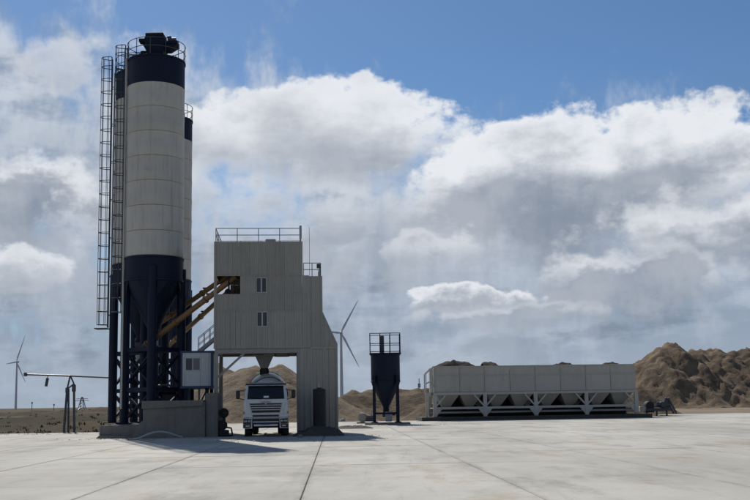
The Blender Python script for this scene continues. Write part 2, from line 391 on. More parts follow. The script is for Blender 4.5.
# ================================================================== the setting
def fbm(x, y, s, o=5, seed=0.0):
    return mnoise.fractal(Vector((x * s + seed, y * s + seed * 1.7, seed)), 1.0, 2.0, o)
def build_ground():
    mb = MB(); rad = [0.5] + [30 * 1.13 ** k for k in range(46)]; n = 120; vs_ = [(0, 40, -0.32)]; fs = []
    for i, r in enumerate(rad):
        for k in range(n):
            t = 2 * math.pi * k / n; x, y = r * math.cos(t), 40 + r * math.sin(t)
            a = min(1.0, max(0.0, (r - 130) / 300)); z = -0.32 + a * (fbm(x, y, 0.004, 4, 3.0) * 0.9 - 0.5)
            vs_.append((x, y, z))
    for k in range(n): fs.append((0, 1 + k, 1 + (k + 1) % n))
    for i in range(len(rad) - 1):
        for k in range(n):
            a = 1 + i * n; b = a + n; k2 = (k + 1) % n; fs.append((a + k, b + k, b + k2, a + k2))
    mb.add(vs_, fs); o = mb.build('ground', PLAIN, smooth=60); o['kind'] = 'structure'
build_ground()

def heightfield(name, x0, x1, y0, y1, nx, ny, fn, m, kind=None, parent=None, origin=(0, 0, 0)):
    mb = MB(); vs_ = []
    for j in range(ny + 1):
        for i in range(nx + 1):
            x = x0 + (x1 - x0) * i / nx; y = y0 + (y1 - y0) * j / ny; vs_.append((x - origin[0], y - origin[1], fn(x, y) - origin[2]))
    mb.add(vs_, [(j * (nx + 1) + i, j * (nx + 1) + i + 1, (j + 1) * (nx + 1) + i + 1, (j + 1) * (nx + 1) + i) for j in range(ny) for i in range(nx)])
    o = mb.build(name, m, parent, smooth=75, kind=kind); o.location = origin
    return o
def bank_z(x, y):
    e = min(1, (y - 71) / 5, (210 - y) / 20, (-15 - x) / 6, (x + 150) / 20); e = max(0.0, e)
    r = 0.75 * math.exp(-((y - 84 - 3 * fbm(x, 0, .05, 3, 8)) / 3.0) ** 2) + 1.3 * math.exp(-((y - 118 - 6 * fbm(x, 0, .03, 3, 2)) / 6.0) ** 2) + 1.7 * math.exp(-((y - 170 - 8 * fbm(x, 0, .02, 3, 5)) / 10.0) ** 2)
    return -0.45 + e * (0.18 + r * (0.8 + 0.6 * fbm(x, y, .1, 4, 4)) + 0.16 * fbm(x, y, .35, 5, 1))
heightfield('dirt_bank', -150, -14, 70.5, 212, 170, 130, bank_z, PLAIN, 'structure')

# concrete yard: slabs on a dark bed, joints left open
YAW_SLAB = R(2.3); SW, SL = 4.37, 6.0
yard = MB().add([(-70, -8, -0.035), (70, -8, -0.035), (70, 112, -0.035), (30, 112, -0.035), (30, 97, -0.035), (8, 97, -0.035), (8, 94, -0.035), (-17, 94, -0.035), (-17, 69, -0.035), (-70, 69, -0.035)],
                [(0, 1, 2, 3, 4, 5, 6, 7, 8, 9)]).build('concrete_yard', JOINT); yard['kind'] = 'structure'
def in_yard(x, y):
    if y < -8 or abs(x) > 70: return False
    if x < -17: return y < 69
    if x < 8: return y < 93
    if x < 30: return y < 96
    return y < 111
def slab_mesh():
    mb = MB(); w, l, b = SW / 2 - 0.014, SL / 2 - 0.004, 0.012
    mb.hexa([(-w, -l, -.12), (w, -l, -.12), (w, l, -.12), (-w, l, -.12), (-w, -l, -b), (w, -l, -b), (w, l, -b), (-w, l, -b)])
    v = [(-w, -l, -b), (w, -l, -b), (w, l, -b), (-w, l, -b), (-w + b, -l + b, 0), (w - b, -l + b, 0), (w - b, l - b, 0), (-w + b, l - b, 0)]
    mb.f.pop(1); mb.add(v, [(4, 5, 6, 7), (0, 1, 5, 4), (1, 2, 6, 5), (2, 3, 7, 6), (3, 0, 4, 7)])
    return mb
def build_yard():
    proto = slab_mesh(); me = None; cells = []
    c, s = math.cos(YAW_SLAB), math.sin(YAW_SLAB)
    for i in range(-18, 20):
        for j in range(-2, 22):
            lx = -0.68 + SW * (i + 0.5); ly = 2.0 + SL * j
            x, y = lx * c - ly * s, lx * s + ly * c
            if in_yard(x, y): cells.append((x, y))
    vis = sorted([q for q in cells if q[1] > 11 and abs(q[0]) < 0.42 * q[1] + 4], key=lambda q: q[1])[:290]
    vset = set(vis); rest = MB()
    for q in cells:
        tilt = Matrix.Rotation(rng.uniform(-.0006, .0006), 4, 'X') @ Matrix.Rotation(rng.uniform(-.0006, .0006), 4, 'Y')
        M = Matrix.Translation((q[0], q[1], rng.uniform(-.003, .003))) @ Matrix.Rotation(YAW_SLAB, 4, 'Z') @ tilt
        if q in vset:
            if me is None:
                o = proto.build('slab', YARD, yard); me = o.data
            else: o = link('slab', me, yard)
            o.matrix_local = M
        else: rest.add([M @ Vector(v) for v in proto.v], proto.f)
    rest.build('slab_field', YARD_FAR, yard, kind='stuff')
build_yard()

# ------------------------------------------------------------------ heaps of sand and soil behind the plant
def pile(name, label, peaks, slope, m, seed, pad=1.5, res=0.45, rough=0.5, cat='sand pile', base=-0.5, group=None, gully=0.0):
    """peaks: (x, y, height); the sides fall at the angle of repose, cut by gullies"""
    x0 = min(p[0] - p[2] / slope for p in peaks) - pad; x1 = max(p[0] + p[2] / slope for p in peaks) + pad
    y0 = min(p[1] - p[2] / slope for p in peaks) - pad; y1 = max(p[1] + p[2] / slope for p in peaks) + pad
    def fn(x, y):
        if gully: y_ = y; x_ = x + .35 * (y - 190)
        wx = x + 1.2 * rough * fbm(x, y, .18, 4, seed); wy = y + 1.2 * rough * fbm(x, y, .18, 4, seed + 9)
        k = 1.5 if rough > .8 else 2.0; acc = 0.0
        for px, py, h in peaks: acc += math.exp(k * (h - slope * math.hypot(wx - px, wy - py)))
        z = math.log(acc + math.exp(k * base)) / k
        amt = min(1.0, max(0.0, (z - base) / 1.5))
        g = abs(fbm(x, y * .6, .35, 4, seed + 4))
        if gully:
            r1_ = abs(fbm(x_ * 1.0, y * .28, .14, 4, seed + 5)); r2_ = abs(fbm(x_ * 1.0, y * .4, .45, 4, seed + 6))
            return z + amt * gully * (-1.5 * r1_ - .55 * r2_ + .35 * fbm(x, y, .3, 5, seed + 2) + .16 * fbm(x, y, 1.1, 5, seed) + .55)
        return z + amt * (rough * (0.55 * fbm(x, y, .5, 5, seed + 2) - 0.75 * g - 0.45 * abs(fbm(x * .5 + y * .3, y, .9, 4, seed + 7))) + (0.12 + .16 * rough) * fbm(x, y, 1.7, 5, seed))
    c = (sum(p[0] for p in peaks) / len(peaks), sum(p[1] for p in peaks) / len(peaks), 0)
    o = heightfield(name, x0, x1, y0, y1, min(300, int((x1 - x0) / res)), min(200, int((y1 - y0) / res)), fn, m, origin=c)
    return tag(o, label, cat, group)
def pk(px, py, Y): p = at(px, py, Y); return (p.x, p.y, p.z)
pile('sand_pile', 'tan sand pile rising behind the open bay where the truck stands', [pk(219, 360, 112), pk(252, 362, 108), pk(278, 362, 110), pk(200, 368, 116), pk(300, 374, 112)], 0.62, SAND, 3.3, rough=0.4)
pile('soil_ridge', 'low brown soil ridge behind the small navy hopper', [pk(338, 396, 112), pk(352, 389, 115), pk(372, 388, 118), pk(395, 388, 118), pk(415, 387, 118), pk(432, 386, 120), pk(455, 388, 120)], 0.5, SOIL, 6.1, cat='soil ridge', rough=0.45)
MD = lambda px, py, dY=0: pk(px, py, 205 + dY)
pile('soil_mound', 'tall rough brown soil mound past the end of the white bins', [MD(668, 343.5), MD(676, 345, 1), MD(658, 353, -4), MD(690, 349.5, 5), MD(702, 351, 8), MD(715, 349.5, 8), MD(730, 350, 8), MD(745, 348.5, 8), MD(765, 349, 8), MD(790, 352, 8), MD(648, 364, -4), MD(638, 374, -2), MD(628, 383), MD(820, 354, 8)], 0.66, MOUND, 11.4, cat='soil mound', rough=1.0, res=0.42, gully=1.6)
EARTH = soil_mat('bare_earth', (0.20, 0.16, 0.115), (0.27, 0.22, 0.16), (0.15, 0.12, 0.085), 0.12)
heightfield('dirt_apron', 14, 150, 97, 225, 60, 60, lambda x, y: -.22 + .06 * fbm(x, y, .2, 4, 2) - .3 * max(0, (abs(y - 161) - 58) / 6) - .3 * max(0, (abs(x - 82) - 62) / 6), EARTH, 'structure')
# long loading ramp of soil behind the bins, fed from the back
p0, p1 = at(446, 405, 104), at(640, 405, 114)
pile('loading_ramp', 'dark earth loading ramp piled along the back of the white bins', [(p0.x + (p1.x - p0.x) * k / 6, p0.y + (p1.y - p0.y) * k / 6, 3.3) for k in range(7)], 0.75, SOIL, 15.0, cat='earth ramp', rough=0.3)

# ------------------------------------------------------------------ wind turbines
def turbine(px, py_hub, py_base, Y, tips, label):
    h = at(px[1], py_hub, Y); b = at(px[0], py_base, Y)
    t = thing('wind_turbine', label, 'wind turbine', (h.x, Y, -1.0), group='wind turbines on the plain')
    H = h.z + 1.0; s = Y / F_PX
    MB().tube((0, 0, 0), (0, 0, H - 1.2), 2.1, 20, 1.25).build('tower', TURB, t, 40)
    nac = MB().cbox((0, 2.0, H + 0.4), (3.4, 9, 3.6), 0.7).build('nacelle', TURB, t)
    MB().lathe([(0.02, -2.3), (0.9, -1.9), (1.5, -1.0), (1.7, 0.2), (1.6, 1.4)], (0, -3.4, H), 16, axis=(0, 1, 0)).build('hub', TURB, t, 50)
    for (tx, ty) in tips:
        d = Vector(((tx - px[1]) * s, 0, (py_hub - ty) * s)); L_ = d.length; d.normalize(); n = Vector((-d.z, 0, d.x))
        mb = MB(); o = Vector((0, -3.4, H)); st = []
        for f, w, th in ((0.0, 1.1, 1.1), (.05, 1.3, 1.1), (.18, 2.5, .9), (.3, 2.2, .6), (.6, 1.5, .35), (.9, .8, .18), (1.0, .15, .06)):
            c = o + d * (L_ * f) + Vector((0, -0.5 * f * f, 0)); st.append([c - n * w * .4, c + Vector((0, -th / 2, 0)), c + n * w * .6, c + Vector((0, th / 2, 0))])
        vs_ = [p for r in st for p in r]; fs = [(i * 4 + k, i * 4 + (k + 1) % 4, i * 4 + 4 + (k + 1) % 4, i * 4 + 4 + k) for i in range(len(st) - 1) for k in range(4)] + [(0, 1, 2, 3), (27, 26, 25, 24)]
        mb.add(vs_, fs).build('blade', TURB, t, 35)
    return t
turbine((14, 17), 362, 408, 1740, [(25.5, 335), (6.5, 364), (27, 383)], 'far white wind turbine standing alone on the open plain beside the hanging pipe')
turbine((339, 341), 333, 403, 1140, [(359, 300), (359, 368), (322, 331)], 'white wind turbine between the cladded tower and the navy hopper')
# far lattice pylons and masts on the horizon
def pylon(px, py_top, Y, w, label):
    b = at(px, 405, Y); top = at(px, py_top, Y).z
    t = thing('power_pylon', label, 'pylon', (b.x, Y, -1.0)); mb = MB(); H = top + 1
    for sx in (-1, 1):
        for sy in (-1, 1): mb.beam((sx * w, sy * w, 0), (sx * w * .15, sy * w * .15, H), .5)
    for k in range(5):
        f0, f1 = k / 5, (k + 1) / 5; a, b_ = w * (1 - .85 * f0), w * (1 - .85 * f1)
        for s_ in (-1, 1):
            mb.beam((-a * s_, -a, H * f0), (b_ * s_, -b_, H * f1), .3); mb.beam((-a, -a * s_, H * f0), (-b_, b_ * s_, H * f1), .3)
    mb.build('lattice', GALV, t)
    ar = MB()
    for f, l in ((.72, 6), (.86, 5)): ar.beam((-l, 0, H * f), (l, 0, H * f), .5)
    ar.build('cross_arm', GALV, t)
pylon(82, 397, 900, 3.0, 'grey lattice pylon on the horizon past the triangular pipe stand')
for px, top, lab in ((32, 402, 'short dark mast on the plain nearest the far turbine'), (54, 404, 'low grey mast on the plain by the hanging pipe section')):
    b = at(px, 405, 800); zt = at(px, top, 800).z; t = thing('mast', lab, 'mast', (b.x, 800, -1.0))
    MB().tube((0, 0, 0), (0, 0, zt + 1), .4, 8, .25).build('pole', GALV, t, 40)
    MB().cbox((0, 0, zt + .3), (1.1, .8, 1.4), .1).build('box', GALV, t)
b = at(419.6, 405, 300); t = thing('mast', 'thin pale mast rising behind the left end of the white bins', 'mast', (b.x, 300, -.5)); zt = at(419.6, 378.5, 300).z
MB().tube((0, 0, 0), (0, 0, zt + .5), .22, 8, .12).build('pole', GALV, t, 40); MB().cbox((0, 0, zt - 1.6), (.8, .5, 1.2), .05).build('box', GALV, t)

# dry scrub over the banks on the left: uncountable tufts
def scrub():
    mb = MB(); rg = random.Random(21)
    for k in range(2600):
        y = 74 + 130 * rg.random() ** 1.6; x = -15 - rg.random() * min(125, 0.5 * y + 8)
        z = bank_z(x, y) - 0.05; h = rg.uniform(.08, .32); n = rg.randint(4, 7)
        for q in range(n):
            a = rg.uniform(0, 6.28); l = h * rg.uniform(.5, 1.1); w = rg.uniform(.04, .10); c, s_ = math.cos(a), math.sin(a)
            bx, by = x + rg.uniform(-.2, .2), y + rg.uniform(-.2, .2)
            mb.add([(bx - s_ * w, by + c * w, z), (bx + s_ * w, by - c * w, z), (bx + c * l * .6, by + s_ * l * .6, z + l)], [(0, 1, 2)])
    m = mat('dry_scrub', (0.105, 0.088, 0.052), 0.95, var=0.45, scale=0.3, coord='World')
    o = mb.build('dry_scrub', m, kind='stuff'); tag(o, 'patchy dry scrub over the earth banks beyond the yard edge', 'scrub')
scrub()

# ================================================================== cement silos
def ladder(parent, foot, out, z0, z1, m, gap=0.46, depth=0.68, hoops_from=2.2, step=0.85):
    """caged ladder: stringers and rungs in one mesh, each safety hoop a sub-part"""
    out = Vector(out).normalized(); side = Vector((-out.y, out.x, 0)); f = Vector((foot[0], foot[1], 0)); mb = MB()
    for s_ in (-1, 1): mb.beam(f + side * s_ * gap / 2 + Vector((0, 0, z0)), f + side * s_ * gap / 2 + Vector((0, 0, z1)), .06, .03)
    z = z0 + .15
    while z < z1: mb.tube(f + side * gap / 2 + Vector((0, 0, z)), f - side * gap / 2 + Vector((0, 0, z)), .014, 5); z += .3
    z = z0 + .8
    while z < z1 - 1.4:
        for s_ in (-1, 1): mb.beam(f + side * s_ * gap / 2 + Vector((0, 0, z)), f + side * s_ * gap / 2 - out * .25 + Vector((0, 0, z)), .04)
        z += 2.5
    def arc(t): return f + side * (.36 * math.cos(t)) + out * (depth * math.sin(t))
    for k in range(5):
        p = arc(math.pi * (k + .5) / 5); mb.beam(p + Vector((0, 0, z0 + hoops_from - 2.0)), p + Vector((0, 0, z1)), .035, .012)
    L_ = mb.build('ladder', m, parent)
    zz = []; z = z0 + hoops_from - 2.0
    while z <= z1: zz.append(z); z += step
    zz.append(z1 - .03)
    hm = None
    for z in zz:
        if hm is None:
            h = MB().path([arc(math.pi * k / 14) for k in range(15)], .026, 5).build('hoop', m, L_); hm = h.data
        else: h = link('hoop', hm, L_)
        h.location = (0, 0, z)
    return L_
def silo(px, Y, label, y_top, y_band, y_blue, rad=1.74, nring=7, turn=10, zbase=0.72, collector=True, braces=True):
    fc = Face(px, Y); t = thing('cement_silo', label, 'silo', fc.o, group='cement silos')
    zt, zb, zl = fc.z(px, y_top), fc.z(px, y_band), fc.z(px, y_blue)
    n = 56
    cap = MB().lathe([(rad, zb), (rad, zt - .1), (rad + .05, zt - .1), (rad + .05, zt), (rad, zt + .02), (.3, zt + .42), (.02, zt + .42)], n=n).build('top_band', NAVY, t, 35)
    dh = (zb - zl) / nring
    for k in range(nring):
        a, b = zl + dh * k, zl + dh * (k + 1)
        MB().lathe([(rad - .06, a - .002), (rad - .035, a + .004), (rad - .018, a + .03), (rad, a + .05), (rad - .008, (a + b) / 2), (rad + .006, b - .05), (rad + .016, b - .03), (rad + .016, b - .012), (rad - .035, b - .006), (rad - .06, b - .004)], n=n).build('shell_ring', SILO, t, 50)
    zc = zl - 1.35; zo = zl - 4.5
    MB().lathe([(rad - .05, zl + .004), (rad + .045, zl - .002), (rad + .045, zl - .10), (rad + .01, zl - .12), (rad + .01, zc + .02), (rad + .06, zc), (rad + .06, zc - .12), (rad - .02, zc - .14)], n=n).build('lower_drum', NAVY, t, 35)
    MB().lathe([(rad - .03, zc - .10), (.22, zo), (.22, zo - .35), (.32, zo - .36), (.32, zo - .42), (.02, zo - .42)], n=40).build('cone', NAVY, t, 35)
    MB().cbox((0, 0, zo - .6), (.5, .5, .36), .04).build('discharge_valve', RAILD, t)
    legs = []
    for q in range(4):
        a = R(turn + 90 * q - 90); x, y = (rad - .10) * math.cos(a), (rad - .10) * math.sin(a); legs.append((x, y))
        mb = MB().tube((x, y, zbase + .04), (x, y, zc + .7), .27, 18); mb.cbox((x, y, zbase + .03), (.8, .8, .06), .01)
        o_ = Vector((x, y, 0)).normalized(); s_ = Vector((-o_.y, o_.x, 0))
        lg = mb.build('leg', NAVY, t, 40)
        g = MB()
        for sg in (-1, 1):
            p = Vector((x, y, 0)) + s_ * sg * .2
            g.add([p + Vector((0, 0, zc - 1.2)), p + s_ * sg * .75 - o_ * .2 + Vector((0, 0, zc - .05)), p + Vector((0, 0, zc - .05)), p + o_ * .03 + Vector((0, 0, zc - 1.2)), p + s_ * sg * .75 - o_ * .17 + Vector((0, 0, zc - .05)), p + o_ * .03 + Vector((0, 0, zc - .05))],
                  [(0, 1, 2), (3, 5, 4), (0, 1, 4, 3), (1, 2, 5, 4), (0, 3, 5, 2)])
        g.build('gusset', NAVY, lg)
    if braces:
        for z in (zbase + 2.0, zbase + 4.35):
            for q in range(4):
                a, b = legs[q], legs[(q + 1) % 4]
                MB().beam((a[0], a[1], z), (b[0], b[1], z), .16, .24).build('tie_beam', NAVY, t)
        for q in range(4):
            a, b = legs[q], legs[(q + 1) % 4]
            for z0, z1 in ((zbase + .2, zbase + 1.85), (zbase + 2.2, zbase + 4.2)):
                MB().beam((a[0], a[1], z0), (b[0], b[1], z1), .11, .11).beam((a[0] * .985, a[1] * .985, z1), (b[0] * .985, b[1] * .985, z0), .11, .11).build('cross_brace', NAVY, t)
    r = MB(); rail_ring(r, (0, 0), rad + .02, zt, 1.05, 12, 48, .024); r.build('guard_rail', RAILD, t, 50)
    # dust collector on the roof: flared housing, top box, fan and motor
    if collector:
        z = zt + .40
        dc = MB().frustum(0, 0, z, z + .75, (1.05, 1.05), (1.2, 1.2)).frustum(0, 0, z + .76, z + 1.1, (1.25, 1.2), (1.25, 1.2)).build('dust_collector', NAVY, t)
        MB().cbox((-.05, 0, z + 1.25), (1.12, 1.1, .30), .06).build('lid', NAVY, dc)
        MB().cbox((-.82, -.1, z + .98), (.46, .5, .26), .04).beam((-.85, -.1, z + .9), (-.55, -.1, z + .35), .12).build('valve_box', NAVY, dc)
        MB().frustum(.72, 0, z + .30, z + .66, (.3, .6), (.85, .8), .22, 0).cbox((.95, 0, z + .80), (.8, .7, .22), .03).build('fan_housing', NAVY, dc)
        MB().tube((.72, -.1, z + 1.02), (1.22, -.1, z + 1.02), .15, 14).cbox((.8, -.1, z + 1.2), (.25, .2, .14), .02).build('motor', RAILD, dc, 40)
        MB().tube((-.9, .5, zt), (-.9, .5, zt + .75), .16, 12).tube((-.9, .5, zt + .75), (-.9, .5, zt + .9), .24, 12).build('relief_valve', NAVY, t, 40)
    else:
        z = zt + .40
        dc = MB().tube((0, 0, z), (0, 0, z + .5), .3, 16).tube((0, 0, z + .5), (0, 0, z + .62), .4, 16).build('vent', NAVY, t, 40)
    # blowing pipe down the wall
    a = R(205); x, y = (rad + .1) * math.cos(a), (rad + .1) * math.sin(a)
    MB().path([(x * .7, y * .7, zt + .35), (x * .95, y * .95, zt + .3), (x, y, zt), (x, y, 8), (x, y, 1.6)], .06, 8).build('filling_pipe', SILO if collector else GALV, t, 40)
    return t, fc, zt, zl, rad, zo
s1, f1, zt1, zl1, r1, zo1 = silo(152.5, 60.0, 'tall cement silo nearest the concrete loading wall, dust collector on its roof', 63, 90, 259)
s2, f2, zt2, zl2, r2, zo2 = silo(138.6, 64.2, 'cement silo with the long outer cage ladder, half hidden behind the first silo', 77, 104, 266, collector=False, turn=24)
s3, f3, zt3, zl3, r3, zo3 = silo(166.6, 75.0, 'rear cement silo peeking out on the side towards the cladded tower', 121, 142.5, 281, collector=False, turn=30)
ladder(s1, (-r1 - .16, .1, 0), (-1, 0, 0), 7.2, zt1 + 1.15, RAILD)
ladder(s2, (-r2 - .18, -.5, 0), (-1, -.15, 0), 6.75, zt2 + 1.15, RAILD)
lp = MB().box(-r2 - .95, -r2 - .15, -.9, -.1, 6.66, 6.72).build('rest_platform', RAILD, s2)
# pale rubber sleeve between the second silo's cone and its screw
MB().lathe([(.16, -.9), (.26, -.8), (.2, -.68), (.27, -.56), (.2, -.44), (.27, -.32), (.2, -.2), (.24, -.05)], (0, 0, zo2 - .8), 16).build('sleeve', CABW, s2, 60)

# ------------------------------------------------------------------ screw conveyors from the silo cones up into the tower
def screw(label, a, b, r, over=0.0):
    A, B = at(*a), at(*b); d = (B - A).normalized(); t = thing('screw_conveyor', label, 'conveyor', (A.x, A.y, 0), group='screw conveyors'); o = Vector((A.x, A.y, 0))
    A, B = A - o, B - o; L_ = (B - A).length; n = 3
    for k in range(n):
        MB().tube(A + d * (L_ * k / n + .04), A + d * (L_ * (k + 1) / n - .04), r, 20).build('casing', YEL, t, 40)
    for k in range(n + 1):
        p = A + d * (L_ * k / n); MB().tube(p - d * .05, p + d * .05, r * 1.35, 20).build('flange', YEL, t, 40)
    up = Vector((0, 0, 1)); q = A + d * .5
    MB().tube(q + up * r * .6, q + up * (r + .55), r * .9, 14).build('inlet', YEL, t, 40)
    MB().tube(A - d * .08, A - d * .3, r * .9, 14).tube(A - d * .3, A - d * .75, r * .7, 14).cbox(A - d * .5 + up * r, (.2, .2, .16), .02).build('gear_motor', RAILD, t, 40)
    for f in (.3, .7):
        p = A + d * L_ * f; MB().cbox(p + up * (r + .03), (.3, .22, .08), .01).build('inspection_hatch', RAILD, t)
    return t
screw('orange screw conveyor, lower of the close pair climbing from the silos to the tower opening', (147, 344, 60.6), (236, 276.5, 57.9), .17)
screw('orange screw conveyor, upper of the close pair climbing from the silos to the tower opening', (143, 335, 64.0), (234, 271, 59.2), .15)
screw('slimmer orange screw conveyor running below the pair from the rear silo', (156, 357, 74.0), (228, 292, 60.4), .15)

# ------------------------------------------------------------------ plinths under the silos
fp = Face(143, 55.6, R(3))
t = thing('loading_wall', 'tall grey concrete loading wall with projecting cap in front of the silos', 'concrete wall', fp.o, fp.yaw)
xa, xb = 0.0, fp.x(205, 420); zc_ = fp.z(170, 402)
MB().cbox(((xa + xb) / 2, 1.0, zc_ / 2 - .05), (xb - xa, 2.0, zc_ + .1), .03).build('wall', CONC, t)
MB().prism([(xa - .05, zc_ - .36), (xb - .1, zc_ - .22), (xb - .1, zc_ + .07), (xa - .05, zc_ + .07)], -.16, 1.9).build('cap', CONC, t)
xr = fp.x(217.5, 420); zr = fp.z(211, 393)
MB().cbox(((xb + xr) / 2 + .003, 1.3, zr / 2 - .05), (xr - xb, 2.2, zr + .1), .03).build('end_pier', CONC, t)
MB().prism([(xa - .75, -.05), (xa - .003, -.05), (xa - .003, .95), (xa - .12, .9)], .02, .5).build('buttress', CONC, t)
fl = Face(99.5, 56.4, R(-2))
t = thing('silo_plinth', 'low grey concrete plinth with rough edges under the silo legs', 'plinth', fl.o, fl.yaw)
MB().cbox((2.1, 4.9, .33), (4.2, 9.8, .76), .05).build('block', CONC, t)
MB().cbox((-.75, 19.0, .33), (4.4, 4.8, .74), .05).build('rear_block', CONC, t)
MB().prism([(-.12, -.05), (2.4, -.05), (2.3, .10), (.1, .16)], -.35, .02).build('footing', CONC, t)
# concrete pillow under control cabin
fq = Face(181, 58.2, R(3))

# white hose arching over the yard in front of the wall
pts = []
for k in range(25):
    f_ = k / 24; p = gnd(128 + 54 * f_, 440.5 - 2.5 * f_); pts.append((p.x, p.y, .05 + max(0, math.sin((f_ - .15) / .85 * math.pi)) ** 1.2 * .33 if f_ > .15 else .05))
o_ = pts[0]; h = MB().path([(p[0] - o_[0], p[1] - o_[1], p[2]) for p in pts], .05, 10).build('hose', mat('grey_hose', (.42, .42, .40), .6, var=.15), None, 60); h.location = (o_[0], o_[1], 0)
tag(h, 'pale hose arched on the ground in front of the concrete loading wall', 'hose')

# ------------------------------------------------------------------ control cabin
fc = Face(180.5, 57.6, R(5)); t = thing('control_cabin', 'small white site cabin with blue trim and a sliding window', 'cabin', (fc.o.x, fc.o.y, 0), fc.yaw)
cw = fc.x(213.6, 370); z0, z1 = fc.z(190, 388), fc.z(190, 351); D = 4.2
wx0, wx1 = fc.x(185, 364), fc.x(200.6, 364); wz0, wz1 = fc.z(190, 371), fc.z(190, 357.5)
def wall_panel(x0, x1, za, zb_): MB().cbox(((x0 + x1) / 2, .05, (za + zb_) / 2), (x1 - x0 - .008, .08, zb_ - za - .004), .008).build('wall_panel', CABW, t)
wall_panel(.08, wx0, z0 + .1, z1 - .1); wall_panel(wx0, wx1, z0 + .1, wz0); wall_panel(wx0, wx1, wz1, z1 - .1); wall_panel(wx1, (wx1 + cw) / 2 + .1, z0 + .1, z1 - .1); wall_panel((wx1 + cw) / 2 + .1, cw - .16, z0 + .1, z1 - .1)
for x in (.04, cw - .04): MB().box(x - .035, x + .035, .01, D, z0 + .1, z1 - .1).build('side_wall', CABW, t)
MB().box(.04, cw - .04, D - .06, D, z0 + .1, z1 - .1).build('back_wall', CABW, t)
for x0, x1 in ((0, .08), (cw - .16, cw)): MB().cbox(((x0 + x1) / 2, .04, (z0 + z1) / 2), (x1 - x0, .14, z1 - z0 - .2), .01).build('corner_post', CABB, t)
MB().cbox((cw / 2, D / 2, z1 - .05), (cw + .06, D + .1, .11), .02).build('roof', CABB, t)
MB().cbox((cw / 2, D / 2, z0 + .04), (cw + .04, D + .06, .14), .02).build('floor_beam', CABB, t)
w = MB()
for x0, x1 in ((wx0, wx0 + .05), ((wx0 + wx1) / 2 - .03, (wx0 + wx1) / 2 + .03), (wx1 - .05, wx1)): w.box(x0, x1, -.005, .075, wz0, wz1)
w.box(wx0 + .05, wx1 - .05, -.002, .07, wz0, wz0 + .05).box(wx0 + .05, wx1 - .05, -.002, .07, wz1 - .05, wz1)
w = w.build('window', CABW, t)
MB().box(wx0 + .05, (wx0 + wx1) / 2 - .03, .04, .05, wz0 + .05, wz1 - .05).build('pane', GLASS, w)
MB().box((wx0 + wx1) / 2 + .03, wx1 - .05, .025, .035, wz0 + .05, wz1 - .05).build('pane', PGLASS, w)
for x in (.3, cw - .4):
    for y in (.4, D - .4): MB().box(x - .1, x + .1, y - .1, y + .1, 0, z0 - .03).build('stilt', NAVY, t)
MB().beam((.3, .35, .3), (cw - .4, .35, z0 - .1), .08).build('stilt_brace', NAVY, t)
# steps and hand rail climbing from the cabin roof towards the tower
fs_ = Face(196, 59.5, R(5)); t = thing('access_stair', 'thin steel access stair with hand rail between cabin roof and tower', 'stair', fs_.o, fs_.yaw)
a = fs_(198, 352); b = fs_(215, 338)
mb = MB()
for y in (0, .7): mb.beam((a[0], y, a[1]), (b[0], y, b[1]), .05, .2)
mb.build('stringer', GALV, t)
for y in (0, .7):
    mb = MB()
    mb.tube((a[0], y, a[1] + .85), (b[0], y, b[1] + .85), .022, 6); mb.tube((a[0], y, a[1] + .45), (b[0], y, b[1] + .45), .018, 6)
    for k in range(4): x = a[0] + (b[0] - a[0]) * k / 3; z = a[1] + (b[1] - a[1]) * k / 3; mb.tube((x, y, z), (x, y, z + .85), .02, 6)
    mb.build('hand_rail', GALV, t)
for k in range(5): x = a[0] + (b[0] - a[0]) * (k + .5) / 5; z = a[1] + (b[1] - a[1]) * (k + .5) / 5; MB().box(x - .12, x + .12, .03, .67, z - .015, z + .015).build('tread', GALV, t)
mb = MB()
for y in (.0, .7): mb.beam((a[0] + .05, y, a[1]), (a[0] + .05, y, .0), .07)
mb.build('support_post', GALV, t)

# ================================================================== cladded mixing tower
ft = Face(214.3, 57.0, R(5))
T = thing('mixing_tower', 'cream cladded concrete mixing tower with drive-through bay under it', 'tower', ft.o, ft.yaw)
TX = lambda px, py=300: ft.x(px, py); TZ = lambda py, px=260: ft.z(px, py)
x0, x1 = 0.0, TX(302); xs = TX(309); xa2 = TX(321.6); xe = TX(336)
zT, zA, zB, zC, zD = TZ(241.5), TZ(275.5), TZ(294.5), TZ(311), TZ(348.5)
zAn, zS0, zS1 = TZ(276, 315), TZ(312, 321), TZ(344, 335)
DEP = 4.6
def cols(x0, x1, n): return [(x0 + (x1 - x0) * k / n, x0 + (x1 - x0) * (k + 1) / n) for k in range(n)]
def clad(x0, x1, z0, z1, y=0.0, **k): return sheet(x0 + .003, x1 - .003, z0 + .004, z1 - .004, y, **k).build('cladding_sheet', CLAD, T)
for a, b in cols(x0, x1, 5): clad(a, b, zA, zT)
ox0, ox1 = TX(216.8), TX(240.2)                        # opening for the screws
w1 = (TX(255.8), TX(267), TZ(293, 261), TZ(277.5, 261)); w2 = (TX(256.6), TX(267.8), TZ(327, 261), TZ(311.6, 261))
clad(x0, ox0, zB, zA)
for a, b in cols(ox1, w1[0], 1) + cols(w1[1], x1, 2) + [(x1, xs)]: clad(a, b, zB, zA)
clad(w1[0], w1[1], w1[3], zA); clad(w1[0], w1[1], zB, w1[2])
for a, b in cols(x0, x1, 5) + [(x1, xs)]: clad(a, b, zC, zB)
for a, b in cols(x0, w2[0], 2) + cols(w2[1], x1, 2) + [(x1, xs)]: clad(a, b, zD, zC)
clad(w2[0], w2[1], zD, w2[2]); clad(w2[0], w2[1], w2[3], zC)
